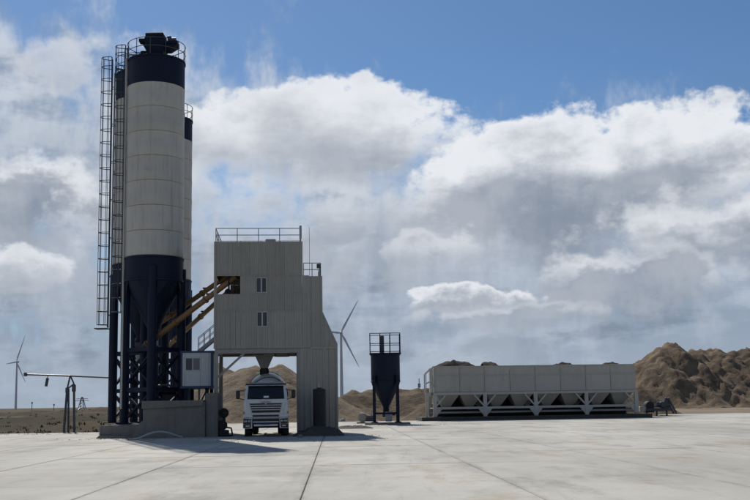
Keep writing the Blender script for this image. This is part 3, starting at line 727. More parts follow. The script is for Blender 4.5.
# annex with the sloping corner
clad(xs, xa2, zS0, zAn)
slope = lambda x: zS0 if x <= xa2 else zS0 + (zS1 - zS0) * (x - xa2) / (xe - xa2)
for a, b in ((xs, xa2), (xa2, xe)):
    m_ = 0.06; sheet(a + .003, b - .003, zD, 0, 0.0, ztop=slope).build('cladding_sheet', CLAD, T)
for a, b in cols(TX(300.5, 380), xe + .03, 3): clad(a, b, -.05, zD - .004, 0.02)
# trims over the sheet joints
for z in (zA, zB, zC): MB().box(x0 - .01, xs if z != zA else x1, -.056, -.046, z - .025, z + .025).build('joint_trim', CLAD, T)
MB().box(x0 - .05, x0 + .05, -.05, .05, zD, zT).build('corner_trim', CLAD, T); MB().box(x1 - .05, x1 + .05, -.05, .05, zAn + .05, zT).build('corner_trim', CLAD, T)
MB().box(xs - .04, xs + .04, -.06, -.045, zD + .03, zAn).build('corner_trim', CLAD, T); MB().box(xa2 - .05, xa2 + .05, -.05, .05, zS0, zAn).build('corner_trim', CLAD, T)
MB().prism([(xa2 - .04, zS0), (xa2 + .06, zS0), (xe + .06, zS1), (xe - .04, zS1)], -.05, .05).build('corner_trim', CLAD, T)
MB().box(xe - .02, xe + .06, -.05, .06, -.05, zS1).build('corner_trim', CLAD, T)
MB().box(xa2 - .05, xa2 + .05, -.057, .02, zD + .05, zS0 - .01).build('joint_trim', CLAD, T); MB().box(xs + .05, xe - .03, -.064, .06, zD - .05, zD + .05).build('joint_trim', CLAD, T)
# other sides, roofs and floor
def side(y0, y1, z0, z1, x, n):
    for a, b in cols(y0, y1, n):
        s_ = sheet(a + .003, b - .003, z0, z1, 0.0); s_.xform(Matrix(((0, 1, 0, x), (1, 0, 0, 0), (0, 0, 1, 0), (0, 0, 0, 1)))); s_.build('cladding_sheet', CLAD, T)
side(.06, DEP, zA, zT, x0 + .03, 4); side(.06, DEP, zD, zB, x0 + .03, 4); side(.06, DEP, zAn + .02, zT, x1 - .03, 4)
for a, b in cols(x0, x1, 4): clad(a, b, zA, zT, DEP); clad(a, b, zD, zB, DEP)
for a, b in cols(x0 + .62, x1, 3): clad(a, b, zB, zA, DEP)
clad(x1, xa2, zD, zAn, DEP - .02)
for a, b in cols(TX(300.5, 380), xe + .03, 3): clad(a, b, -.05, zS1 - .1, DEP - .06)
MB().box(TX(301.5, 380) - .05, TX(301.5, 380), .08, DEP - .12, -.05, zD - .3).build('bay_lining', CLAD, T)
MB().box(x0 + .06, x1 - .06, .06, DEP - .06, zT - .06, zT - .01).build('roof', CLAD, T)
MB().box(x1 + .06, xa2 - .06, .06, DEP - .1, zAn - .06, zAn - .01).build('annex_roof', CLAD, T)
MB().prism([(xa2 - .02, zS0 - .02), (xe, zS1 - .02), (xe, zS1 - .06), (xa2 - .02, zS0 - .06)], .06, DEP - .1).build('annex_slope', CLAD, T)
side(.06, DEP - .1, -.05, zS1 - .02, xe + .0, 4); side(.06, DEP - .1, zS0, zAn - .02, xa2 - .02, 4)
MB().box(x0 + .06, x1 - .06, .06, DEP - .06, zD - .02, zD + .06).build('floor_deck', FRAME, T)
MB().box(x0 + .3, x1 - .06, .1, DEP - .1, zC - .05, zC).build('floor_deck', DARK, T)
# dark mixer and weigh vessels behind the opening
MB().cbox((x0 + 2.3, 2.3, zC + .75), (2.2, 2.4, 1.4), .15).build('mixer', DARK, T)
MB().box(ox0 + .62, ox0 + .72, .2, .3, zC, zA).build('inner_post', NAVY, T)
# windows
for (a, b, c, d) in (w1, w2):
    w = MB(); mid = (a + b) / 2
    w.box(a, a + .05, -.05, .03, c, d).box(b - .05, b, -.05, .03, c, d).box(mid - .04, mid + .04, -.05, .03, c + .05, d - .05).box(a + .05, b - .05, -.05, .03, c, c + .05).box(a + .05, b - .05, -.05, .03, d - .05, d)
    w = w.build('window', BINF, T)
    MB().box(a + .05, mid - .04, -.012, -.004, c + .05, d - .05).build('pane', GLASS, w); MB().box(mid + .04, b - .05, -.002, .006, c + .05, d - .05).build('pane', GLASS, w)
# steel frame of the drive-through bay
lx0, lx1 = TX(215.8, 390), TX(299.2, 390)
for x, y in ((lx0, .14), (lx1, .14), (lx0, DEP - .2), (lx1, DEP - .2)): MB().box(x - .11, x + .11, y - .11, y + .11, -.02, zD - .26).build('column', FRAME, T)
for y in (.14, DEP - .2): MB().box(x0, lx1 + .15, y - .1, y + .1, zD - .26, zD - .03).build('header_beam', FRAME, T)
for x in (lx0, lx1): MB().box(x - .1, x + .1, .25, DEP - .31, zD - .24, zD - .04).build('side_beam', FRAME, T)
p = (TX(219, 376), TZ(376, 219)); q = (TX(245.5, 352), TZ(352, 245))
for y in (.14,): MB().beam((p[0] - .06, y, p[1] - .06), (q[0], y, q[1]), .16, .12).build('knee_brace', FRAME, T)
# discharge chute over the truck
cx = TX(263.3, 360); c0, c1 = TZ(353, 263), TZ(367, 263)
yc = 2.3
ch = MB().frustum(cx, yc, c1, c0 + .15, (.42, .45), (1.25, 1.2)).build('chute', FRAME, T)
MB().lathe([(.23, 0), (.28, -.12), (.26, -.32), (.25, -.45)], (cx, yc, c1), 16).build('rubber_sleeve', RUBR, ch, 50)
MB().cbox((cx + 1.05, yc, c0 + .02), (.75, .5, .3), .05).tube((cx + .6, yc, c0 - .05), (cx + 1.5, yc, c0 - .05), .08, 10).build('gate_cylinder', FRAME, T, 40)
MB().tube((lx0, .8, TZ(355, 230)), (cx, .8, TZ(354, 250)), .03, 6).build('cable', RAILD, T)
# roof rails
r = MB(); rail_line(r, [(x0 + .05, .05, zT), (x1 - .05, .05, zT), (x1 - .05, DEP - .1, zT), (x0 + .05, DEP - .1, zT), (x0 + .05, .05, zT)], TZ(228.3) - zT, 1.25, .024); r.build('roof_rail', GALV, T)
r = MB(); rail_line(r, [(x1 + .1, .05, zAn), (xa2 - .04, .05, zAn), (xa2 - .04, DEP - .2, zAn)], TZ(263, 312) - zAn, .6, .024); r.build('annex_rail', GALV, T)
MB().cbox((x1 - 1.8, .6, zT + .1), (.6, .5, .22), .04).build('roof_hatch', CLAD, T)
MB().cbox((xa2 - .15, .3, zAn + .62), (.22, .2, .26), .03).build('floodlight', RAILD, T)
MB().cbox((x1 - .06, .08, zT + .55), (.14, .14, .8), .03).tube((x1 + .45, .1, zAn), (x1 + .45, .1, zAn + 2.9), .014, 6).build('lightning_rod', GALV, T)
# black tank leaning on the annex wall
fk = Face(319.5, 56.4, R(5)); kz = fk.z(319, 389); kr = (fk.x(326, 400) - fk.x(313, 400)) / 2
t = thing('storage_tank', 'black upright water tank against the cladded annex wall', 'tank', fk.o, fk.yaw)
MB().lathe([(.02, -.01), (kr * .96, -.01), (kr, .08), (kr, kz * .33), (kr * .97, kz * .345), (kr, kz * .36), (kr, kz * .63), (kr * .97, kz * .645), (kr, kz * .66), (kr, kz - .07), (kr * .94, kz - .01), (.14, kz + .02), (.14, kz + .07), (.02, kz + .07)], n=28).build('shell', RUBR, t, 40)
MB().tube((-.05, 0, kz + .05), (-.05, 0, kz + .3), .05, 8).build('filler_neck', GALV, t, 40); MB().tube((0, -kr * .9, .25), (0, -kr - .15, .25), .04, 8).build('outlet', GALV, t, 40)

# ================================================================== concrete mixer truck under the bay
pw = gnd(265.5, 437.0)
TR = thing('mixer_truck', 'white concrete mixer truck parked head-on under the tower bay', 'truck', (pw.x, pw.y + .2, 0), R(5))
def mir(mb): return [mb, MB().add([(-v[0], v[1], v[2]) for v in mb.v], mb.f)]
def loft(rings, cap=True):
    mb = MB(); n = len(rings[0]); vs_ = [p for r in rings for p in r]
    fs = [(i * n + k, i * n + (k + 1) % n, (i + 1) * n + (k + 1) % n, (i + 1) * n + k) for i in range(len(rings) - 1) for k in range(n)]
    if cap: fs += [tuple(range(n - 1, -1, -1)), tuple(range(len(rings) * n - n, len(rings) * n))]
    return mb.add(vs_, fs)
def cabring(z, w, yf, yb, r=.16):
    """plan outline of the cab at height z: half width w, front yf with rounded corners"""
    o = []
    for cx_, cy_, a0 in ((w - r, yf + r, -90), (w - .06, yb - .06, 0), (-w + .06, yb - .06, 90), (-w + r, yf + r, 180)):
        rr = r if cy_ < 1 else .06
        for k in range(5): a = R(a0 + 22.5 * k); o.append((cx_ + rr * math.cos(a), cy_ + rr * math.sin(a), z))
    return o
CW = 1.2
loft([cabring(.98, CW, -.02, 2.0), cabring(1.5, CW + .01, -.03, 2.0), cabring(1.97, CW, .0, 2.0), cabring(2.04, CW - .02, .03, 2.0), cabring(2.70, CW - .09, .26, 1.98), cabring(2.86, CW - .14, .40, 1.9), cabring(2.94, CW - .30, .66, 1.75)]).build('cab', TRW, TR, 38)
# windscreen sits on the raked front
def front_y(z): return .03 + (z - 2.04) / .66 * .23 - .012
zr0, zr1 = 2.03, 2.75
ws = MB(); rows = []
for z, w in ((zr0, CW - .10), ((zr0 + zr1) / 2, CW - .13), (zr1, CW - .17)):
    y = front_y(z); rows.append([(-w - .02, y + .12, z), (-w * .9, y - .002, z), (-w * .45, y - .014, z), (0, y - .018, z), (w * .45, y - .014, z), (w * .9, y - .002, z), (w + .02, y + .12, z)])
n = 7; ws.add([p for r in rows for p in r], [(i * n + k, i * n + k + 1, (i + 1) * n + k + 1, (i + 1) * n + k) for i in range(2) for k in range(6)])
wsd = ws.build('windscreen', GLASS, TR, 60)
MB().box(-.12, .16, front_y(2.16) - .04, front_y(2.16) - .035, 2.10, 2.20).build('paper_notice', PAPER, wsd)
for s_ in (-1, 1): MB().beam((s_ * .15, front_y(2.05) - .05, 2.05), (s_ * .95, front_y(2.2) - .05, 2.19), .03, .02).build('wiper', TRD, wsd)
# sun visor and roof lamps
MB().prism([(-CW + .07, 2.79), (CW - .07, 2.79), (CW - .13, 2.88), (-CW + .13, 2.88)], .05, .13).build('sun_visor', TRD, TR)
for x in (-.85, -.28, .28, .85): MB().cbox((x, .42, 2.965), (.16, .14, .08), .02).build('roof_lamp', AMB if abs(x) > .5 else LAMP, TR)
# nose: grille slots, bars, emblem
gr = MB().prism([(-.86, 1.80), (.86, 1.80), (.74, 1.30), (-.74, 1.30)], -.052, -.03).build('grille', TRD, TR)
for z, w in ((1.70, .84), (1.575, .81), (1.45, .78)): MB().cbox((0, -.072, z), (2 * w, .05, .045), .015).build('bar', TRW, gr)
MB().prism([(-.30, 1.88), (-.08, 1.93), (0, 1.90), (.08, 1.93), (.30, 1.88), (.06, 1.78), (0, 1.72), (-.06, 1.78)], -.075, -.035).build('emblem', GALV, TR)
for s_ in (-1, 1):
    MB().prism([(s_ * .92, 1.86), (s_ * 1.05, 1.86), (s_ * .90, 1.22), (s_ * .78, 1.22)][::s_], -.062, -.03).build('nose_trim', TRW, TR)
# bumper: upper slot, main beam with lower intake, corner pieces with lamps and steps
bp = MB().cbox((0, .06, 1.12), (2.44, .30, .24), .06).build('bumper', TRW, TR)
MB().cbox((0, -.1, 1.13), (1.42, .03, .10), .01).build('upper_slot', TRD, bp)
MB().prism([(-.78, .98), (.78, .98), (.66, .58), (-.66, .58)], -.06, .1).build('lower_intake', TRD, bp)
MB().cbox((0, -.075, .80), (1.40, .03, .06), .012).build('bar', TRW, bp); MB().cbox((0, -.085, .62), (1.30, .05, .10), .02).build('lip', TRW, bp)
MB().cbox((0, -.10, .70), (.46, .015, .13), .005).build('number_plate', CABB, bp)
for s_ in (-1, 1):
    c = loft([[(s_ * .74, -.10, z), (s_ * 1.10, -.05, z), (s_ * 1.24, .14, z), (s_ * 1.24, .55, z), (s_ * .74, .5, z)] for z in (.46, .52, .96, 1.0)]).build('bumper_corner', TRW, bp)
    MB().prism([(s_ * .77, .965), (s_ * 1.21, .985), (s_ * 1.21, .70), (s_ * .80, .68)], -.112, -.02).build('lamp_bezel', TRD, TR)
    for lx in (.88, 1.06): MB().lathe([(.02, .0), (.06, .005), (.078, .03), (.078, .06)], (s_ * lx, -.135, .84), 16, axis=(0, 1, 0)).build('headlight', LAMP, TR, 50)
    MB().cbox((s_ * 1.165, -.115, .84), (.06, .03, .15), .01).build('turn_lamp', AMB, TR)
    MB().cbox((s_ * .98, -.115, .59), (.22, .04, .09), .02).build('fog_lamp', LAMP, TR)
    MB().prism([(s_ * .79, .665), (s_ * 1.21, .675), (s_ * 1.21, .50), (s_ * .82, .50)], -.108, -.02).build('fog_bezel', TRD, TR)
    MB().cbox((s_ * 1.22, .0, 1.30), (.05, .12, .12), .015).build('indicator', AMB, TR)
    # mirrors on arms
    m_ = MB().cbox((s_ * 1.50, -.10, 2.28), (.22, .12, .46), .05).build('mirror', TRD, TR)
    MB().tube((s_ * 1.08, .15, 2.55), (s_ * 1.50, -.06, 2.46), .022, 6).build('arm', TRD, m_); MB().tube((s_ * 1.14, .1, 2.0), (s_ * 1.50, -.06, 2.1), .022, 6).build('arm', TRD, m_)
    # doors and side windows
    MB().box(s_ * (CW - .02), s_ * (CW + .02), .55, 1.5, 1.15, 2.0).build('door', TRW, TR)
    MB().add([(s_ * (CW - .005), .35, 2.08), (s_ * (CW - .005), 1.4, 2.08), (s_ * (CW - .075), 1.4, 2.6), (s_ * (CW - .075), .55, 2.6), (s_ * (CW - .05), .35, 2.08), (s_ * (CW - .05), 1.4, 2.08), (s_ * (CW - .12), 1.4, 2.6), (s_ * (CW - .12), .55, 2.6)], [(0, 1, 2, 3), (4, 7, 6, 5), (0, 1, 5, 4), (2, 3, 7, 6), (1, 2, 6, 5), (3, 0, 4, 7)]).build('side_window', GLASS, TR)
    MB().lathe([(.62, -.2), (.62, .2), (.58, .22)], (s_ * 1.02, 1.35, .53), 16, axis=(1, 0, 0), a0=R(-100), a1=R(100)).build('mudguard', TRD, TR, 50)
# chassis, wheels
for s_ in (-1, 1): MB().box(s_ * .42 - .05, s_ * .42 + .05, .5, 8.6, .82, 1.08).build('chassis_rail', TRD, TR)
MB().tube((-1.0, 1.35, .53), (1.0, 1.35, .53), .09, 10).build('front_axle', TRD, TR)
for y in (5.4, 6.75): MB().tube((-.9, y, .53), (.9, y, .53), .13, 10).build('rear_axle', TRD, TR)
WHEEL = {}
def wheel(x, y, dual=False):
    prof = [(.30, -.15), (.46, -.15), (.51, -.12), (.53, -.07), (.53, .07), (.51, .12), (.46, .15), (.30, .15)]
    k = 'tyre'
    if k not in WHEEL:
        a = MB().lathe(prof, n=28, axis=(1, 0, 0)); w = a.build('wheel', RUBR, TR, 40); WHEEL[k] = w.data
    else: w = link('wheel', WHEEL[k], TR)
    w.location = (x, y, .53)
    if 'rim' not in WHEEL:
        rim = MB().lathe([(.30, -.13), (.285, -.10), (.27, -.02), (.12, 0.0), (.12, .06), (.02, .06)], n=20, axis=(1, 0, 0)).lathe([(.30, .13), (.285, .10), (.27, -.02)], n=20, axis=(1, 0, 0)).build('rim', GALV, w, 40); WHEEL['rim'] = rim.data
    else: rim = link('rim', WHEEL['rim'], w)
    if x < 0: rim.rotation_euler = (0, 0, math.pi)
for s_ in (-1, 1):
    wheel(s_ * 1.03, 1.35)
    for y in (5.4, 6.75): wheel(s_ * 1.06, y); wheel(s_ * .74, y)
# drum, water tank, hopper and rear frame
ax = Vector((0, 1, .19)).normalized(); c0_ = Vector((0, 2.75, 2.02))
MB().lathe([(.02, -.12), (.45, -.1), (.78, .15), (1.05, .7), (1.16, 1.5), (1.16, 2.5), (1.02, 3.6), (.78, 4.7), (.62, 5.2), (.58, 5.25)], c0_, 40, axis=ax).build('drum', TRW, TR, 30)
sp_ = MB(); M3 = ax.to_track_quat('Z', 'Y').to_matrix(); pts = []
for k in range(60):
    f_ = k / 59; z = .5 + 4.0 * f_; r = 1.17 if 1.4 < z < 2.6 else (1.05 + (z - .7) * .14 if z <= 1.4 else 1.17 - (z - 2.6) * .165)
    pts.append(c0_ + M3 @ Vector((r * math.cos(f_ * 12), r * math.sin(f_ * 12), z)))
sp_.path(pts, .035, 4).build('spiral_stripe', CABB, TR)
MB().tube((-.9, 2.25, 1.5), (.9, 2.25, 1.5), .26, 18).build('water_tank', TRW, TR, 40)
MB().beam((-.5, 2.55, 1.05), (-.25, 2.6, 1.9), .16).beam((.5, 2.55, 1.05), (.25, 2.6, 1.9), .16).build('drum_pedestal', TRD, TR)
for s_ in (-1, 1): MB().beam((s_ * .6, 7.6, 1.05), (s_ * .55, 7.7, 3.0), .12).build('rear_post', TRW, TR)
hp = MB().frustum(0, 7.9, 2.95, 3.72, (.6, .5), (1.5, 1.1), 0, -.1).build('charging_hopper', TRW, TR)
MB().beam((-.75, 7.1, 3.72), (.75, 7.1, 3.72), .06).build('hopper_rim', TRW, hp)
MB().beam((0, 8.2, 2.3), (.1, 9.0, 1.3), .5, .12).build('discharge_chute', TRW, TR)
for s_ in (-1, 1): MB().cbox((s_ * 1.02, 3.6, .75), (.45, 1.5, .5), .06).build('side_guard', TRD, TR)
MB().lathe([(.35, -.02), (.40, 0), (.35, .02)], (0, 2.2, 2.6), 12, axis=(0, 1, 0)).build('drum_light', GALV, TR) if False else None

# ------------------------------------------------------------------ spilled concrete and clutter around the bay
def rubble(name, label, px0, px1, Y, h, depth, m, seed, cat):
    a, b_ = at(px0, 430, Y), at(px1, 430, Y); L_ = b_.x - a.x; o = (a.x, Y, 0)
    def fn(x, y):
        u = (x - a.x) / L_; v = (y - Y) / depth
        e = max(0.0, 1 - (2 * u - 1) ** 6) * max(0.0, 1 - abs(2 * v) ** 3)
        return -.06 + e * h * (.72 + .40 * fbm(x, y, .8, 4, seed) + .22 * fbm(x, y, 3.0, 4, seed + 3)) + .02
    o_ = heightfield(name, a.x, b_.x, Y - depth / 2, Y + depth / 2, int(L_ / .07), int(depth / .07), fn, m, origin=o)
    return tag(o_, label, cat)
rubble('rubble_heap', 'dark heap of spilled concrete beside the truck along the annex wall', 292, 345, 55.1, .62, 1.7, SPILL, 5.0, 'rubble')
rubble('rubble_heap', 'low dark spill of concrete running from the annex towards the hopper', 336, 374, 70, .30, 3.0, SPILL, 9.0, 'rubble')
def chunk(px, py, s_, label, m, z=0.0):
    p = gnd(px, py, z); rg = random.Random(int(px * 13)); vs_ = []; mb = MB()
    mb.lathe([(.02, 0), (s_ * .5, 0), (s_ * .62, s_ * .3), (s_ * .42, s_ * .62), (.02, s_ * .72)], n=9)
    mb.v = [(v[0] * rg.uniform(.8, 1.25), v[1] * rg.uniform(.8, 1.25), v[2] * rg.uniform(.85, 1.15)) for v in mb.v]
    o = mb.build('stone', m, None); o.location = (p.x, p.y, -.01); tag(o, label, 'stone')
PALE = mat('pale_stone', (.42, .41, .38), .9, var=.2, scale=4)
chunk(342.5, 421.5, .42, 'pale stone lying by the edge of the yard near the turbine foot', PALE)
chunk(336, 433.5, .30, 'grey lump of concrete at the corner of the annex', CONC)
chunk(300, 437.5, .24, 'small dark lump of concrete next to the truck wheel', CONC)
# compressor cabinet between the silo legs
fz = Face(167, 61.6, R(4)); t = thing('air_compressor', 'dark compressor cabinet and receiver standing among the silo legs', 'compressor', (fz.o.x, fz.o.y, .7), fz.yaw)
MB().cbox((.0, 1.0, 1.0), (1.15, 1.2, 2.0), .05).build('cabinet', NAVY, t); MB().cbox((.0, .38, 1.3), (.8, .03, .9), .01).build('louvre_door', RAILD, t)
MB().tube((-.95, .5, .35), (-.95, .5, 2.3), .3, 18).build('receiver', RAILD, t, 40); MB().tube((-.95, .5, 2.3), (-.1, .9, 2.35), .04, 8).build('pipe', GALV, t, 40)
for x in (-.4, .4): MB().box(x - .08, x + .08, .5, 1.5, -.0, .04).build('foot', RAILD, t)
for a_ in (0, 120, 240): MB().box(-.95 + .22 * math.cos(R(a_)) - .03, -.95 + .22 * math.cos(R(a_)) + .03, .5 + .22 * math.sin(R(a_)) - .03, .5 + .22 * math.sin(R(a_)) + .03, 0, .4).build('foot', RAILD, t)
# water pump beside the loading wall
p = gnd(222.5, 436.5); t = thing('water_pump', 'dark pump with round motor standing between wall and truck', 'pump', (p.x, p.y, 0), R(20))
MB().cbox((0, 0, .18), (.62, .7, .36), .04).build('base_frame', RUBR, t); MB().tube((-.05, -.3, .62), (-.05, .35, .62), .27, 18).build('pump_body', RUBR, t, 40)
MB().tube((.1, .1, .8), (.1, .1, 1.15), .09, 12).build('riser', RAILD, t, 40); MB().lathe([(.02, -.1), (.26, -.1), (.28, 0), (.26, .1), (.02, .1)], (.08, .05, 1.3), 18, axis=(.3, 1, 0)).build('hand_wheel', RUBR, t, 40)
MB().path([(.2, -.1, .5), (.45, -.2, .45), (.5, -.3, .1), (.4, -.6, .06), (-.1, -.8, .06)], .05, 8).build('suction_hose', RUBR, t, 50)
# small engine by the hopper
p = gnd(365.5, 423.5); t = thing('engine_unit', 'small grey engine with a round guard on skids beside the navy hopper', 'engine', (p.x, p.y, 0), R(-10))
MB().lathe([(.02, -.14), (.24, -.14), (.38, -.12), (.40, -.06), (.40, .06), (.38, .14), (.02, .14)], (-.25, 0, .5), 22, axis=(.25, 1, 0)).build('guard', FRAME, t, 40)
MB().cbox((.35, .1, .42), (.7, .6, .5), .06).build('engine_block', RAILD, t); MB().tube((.5, .1, .65), (.5, .1, 1.05), .05, 8).build('exhaust', GALV, t, 40)
for y in (-.3, .4): MB().cbox((.05, y, .06), (1.5, .1, .12), .02).build('skid', FRAME, t)

# ================================================================== small navy hopper
fh = Face(386, 81.0, 0.0); H = thing('additive_hopper', 'small navy steel hopper on legs with a railed top', 'hopper', fh.o)
hz = lambda py: fh.z(386, py); hr = (fh.x(400.3, 370) - fh.x(371.3, 370)) / 2
zt, zb_, zo = hz(356), hz(383.5), hz(409)
MB().lathe([(.02, zt), (hr * .98, zt), (hr + .03, zt - .02), (hr + .03, zt - .1), (hr, zt - .12), (hr, zb_ + .1), (hr + .03, zb_ + .08), (hr + .03, zb_)], n=40).build('drum', NAVY, H, 35)
MB().lathe([(hr, zb_ + .02), (hr * .93, zb_ - .28), (.24, zo), (.24, zo - .5), (.02, zo - .5)], n=40).build('cone', NAVY, H, 35)
MB().cbox((0, 0, zo - .62), (.6, .6, .3), .04).build('gate_valve', RAILD, H); MB().tube((.15, 0, zo - .6), (.7, -.1, zo - .55), .1, 12).build('valve_motor', RAILD, H, 40)
lg = []
for sx in (-1, 1):
    for sy in (-1, 1):
        x, y = sx * hr * .80, sy * hr * .80; lg.append((x, y)); MB().box(x - .12, x + .12, y - .12, y + .12, .08, zb_ + .5).build('leg', NAVY, H)
        MB().box(x - .25, x + .25, y - .25, y + .25, -.01, .08).build('foot_plate', NAVY, H)
for a, b in ((0, 2), (1, 3), (0, 1), (2, 3)): MB().beam(lg[a] + (.75,), lg[b] + (.75,), .1, .14).build('tie_beam', NAVY, H)
for a, b in ((0, 1), (2, 3)): MB().beam(lg[a] + (.8,), lg[b] + (zb_ - .4,), .08).build('cross_brace', NAVY, H)
r = MB(); hw = hr * 1.04; rail_line(r, [(-hw, -hw, zt), (hw * .98, -hw, zt), (hw * .98, hw, zt), (-hw, hw, zt), (-hw, -hw, zt)], hz(335.8) - zt, .8, .03, (.5, .1)); r.build('guard_rail', NAVY, H)
MB().box(-hw - .05, hw + .05, -hw - .05, hw + .05, zt + .004, zt + .07).build('deck', NAVY, H)
MB().tube((-.25, 0, zt), (-.25, 0, zt + 1.5), .18, 12).build('vent_filter', RAILD, H, 40)
MB().cbox((.2, -.25, .5), (.55, .5, .8), .05).build('blower', GALV, H)
p = at(386, 410, 81); fb = MB().cbox((.1, .1, -.0), (3.6, 3.4, .24), .04).build('hopper_pad', CONC, None); fb.location = (fh.o.x, fh.o.y, .03); tag(fb, 'dark concrete pad under the navy hopper legs', 'concrete pad'); H.location.z = .13

# ================================================================== aggregate batching bins
fa = Face(431.5, 92.0, R(5)); BZ = .34
A = thing('aggregate_bins', 'long white four-bay aggregate bins on a steel frame', 'aggregate bin', fa.o, fa.yaw)
AX = lambda px, py=385: fa.x(px, py); AZ = lambda py, px=480: fa.z(px, py)
posts = [AX(434.5), AX(484.6), AX(535.2), AX(585.8), AX(635.5)]
zt_, zs_, zbm, zrl = AZ(366.6), AZ(375.5), AZ(393.3), AZ(407.8)
ADEP = 3.3
def panel(x0, x1, z0, z1, y=0.0, nm='bin_panel', T_=A):
    mb = MB().cbox(((x0 + x1) / 2, y + .03, (z0 + z1) / 2), (x1 - x0 - .015, .06, z1 - z0 - .012), .012)
    mb.box(x0 + .02, x0 + .06, y - .045, y - .001, z0 + .02, z1 - .02)
    return mb.build(nm, BINP, T_)
for i in range(4):
    a, b = posts[i], posts[i + 1]; c = (a + b) / 2
    for x0, x1 in ((a, c), (c, b)):
        panel(x0, x1, zs_, zt_); panel(x0, x1, zbm + .12, zs_)
MB().box(posts[0] - .05, posts[-1] + .05, -.06, .10, zs_ - .04, zs_ + .04).build('stiffener', BINP, A)
MB().box(posts[0] - .08, posts[-1] + .08, -.08, .12, zt_ - .02, zt_ + .07).build('top_rail', BINF, A)
for y in (0, ADEP):
    MB().box(posts[0] - .12, posts[-1] + .12, y - .12, y + .12, zbm - .12, zbm + .11).build('ledger_beam', BINF, A)
    MB().box(posts[0] - .08, posts[-1] + .08, y - .08, y + .08, zrl - .10, zrl + .10).build('lower_rail', BINF, A)
for x0, x1 in zip(posts[:-1], posts[1:]): MB().box(x0 + .02, x1 - .02, ADEP - .06, ADEP, zbm, zt_ - .25).build('back_panel', BINP, A)
for x in posts[1:-1]: MB().box(x - .04, x + .04, .08, ADEP - .08, zbm + .15, zt_ - .05).build('divider', BINP, A)
for x in (posts[0], posts[-1]): MB().box(x - .04, x + .04, .08, ADEP - .08, zbm + .12, zt_ - .03).build('end_panel', BINP, A)
for x in posts:
    for y in (0, ADEP):
        wd = .17
        MB().box(x - wd, x + wd, y - .11, y + .11, BZ, zbm - .12).build('post', BINF, A)
        for s_ in (-1, 1):
            if (x == posts[0] and s_ < 0) or (x == posts[-1] and s_ > 0): continue
            MB().beam((x + s_ * .12, y, zrl + .2), (x + s_ * 1.0, y, zbm - .14), .16, .14).build('knee_brace', BINF, A)
            MB().prism([(x + s_ * .17, zrl - .1), (x + s_ * .62, zrl - .1), (x + s_ * .17, BZ + .1)][::s_], y - .06, y + .06).build('gusset', BINF, A)
for x in posts: MB().box(x - .07, x + .07, .12, ADEP - .12, zrl - .06, zrl + .06).build('cross_tie', BINF, A)
# hopper mouths: two tapering outlets to each bay
for i in range(4):
    a, b = posts[i], posts[i + 1]; L_ = b - a
    for k in (0, 1):
        c = a + L_ * (.27 + .46 * k)
        MB().frustum(c, ADEP / 2, zrl - .02, zbm - .1, (.55, .7), (L_ * .45, ADEP - .35)).build('outlet_hopper', BINP, A)
        MB().cbox((c, ADEP / 2, zrl - .14), (.7, .9, .2), .03).build('outlet_gate', DARK, A)
# weighing belt under the outlets
bl = MB().box(posts[0] + .1, posts[-1] + .4, ADEP / 2 - .5, ADEP / 2 + .5, BZ + .46, BZ + .52).box(posts[0] + .1, posts[-1] + .4, ADEP / 2 - .5, ADEP / 2 + .5, BZ + .2, BZ + .24).build('belt', RUBR, A)
for y in (ADEP / 2 - .62, ADEP / 2 + .62): MB().box(posts[0], posts[-1] + .5, y - .05, y + .05, BZ + .3, BZ + .46).build('belt_frame', BINF, A)
k = posts[0] + .5
while k < posts[-1]: MB().tube((k, ADEP / 2 - .56, BZ + .36), (k, ADEP / 2 + .56, BZ + .36), .07, 8).build('idler', RAILD, A, 40); k += 1.3
MB().box(posts[0] + .2, posts[-1] - .1, ADEP - .6, ADEP - .5, BZ, zrl - .1).build('shade_strip', RUBR, A)  # shade behind the belt, put in as a black strip
MB().box(posts[0] + .3, posts[-1] - .3, ADEP + .2, ADEP + .28, BZ, zbm).build('shade_sheet', RUBR, A)  # black sheet standing in for the shadow behind the hopper mouths
# left end: bracket frame, ladder
e = MB()
for y in (.3, 1.3):
    e.beam((posts[0] - .16, y, zbm + .1), (posts[0] - .16, y, zt_ - .05), .12)
    e.beam((posts[0] - .2, y, zbm + 1.2), (posts[0] - .75, y, zbm + .9), .07).beam((posts[0] - .75, y, zbm - .0), (posts[0] - .75, y, zt_ - .6), .09).beam((posts[0] - .75, y, zt_ - .6), (posts[0] - .2, y, zt_ - .1), .09)
e.beam((posts[0] - .75, .3, zbm + .9), (posts[0] - .75, 1.3, zbm + .9), .07).beam((posts[0] - .75, .3, zt_ - .6), (posts[0] - .75, 1.3, zt_ - .6), .07).beam((posts[0] - .16, .3, zbm + 1.2), (posts[0] - .16, 1.3, zbm + 1.2), .07)
e.build('end_bracket', BINF, A)
MB().box(posts[0] - .82, posts[0] - .66, .22, .38, BZ, zbm).build('end_leg', BINF, A); MB().cbox((posts[0] - .55, .3, zbm - .05), (.5, .3, .36), .03).build('junction_box', BINF, A)
ff = MB().cbox(((posts[0] + posts[-1]) / 2, ADEP / 2, BZ / 2 - .03), (posts[-1] - posts[0] + 2.6, ADEP + 1.0, BZ + .05), .04).build('bin_foundation', SPILL, None)
ff.location = fa.o; ff.rotation_euler = (0, 0, fa.yaw); tag(ff, 'dark concrete foundation strip under the aggregate bins', 'foundation')
ff2 = None
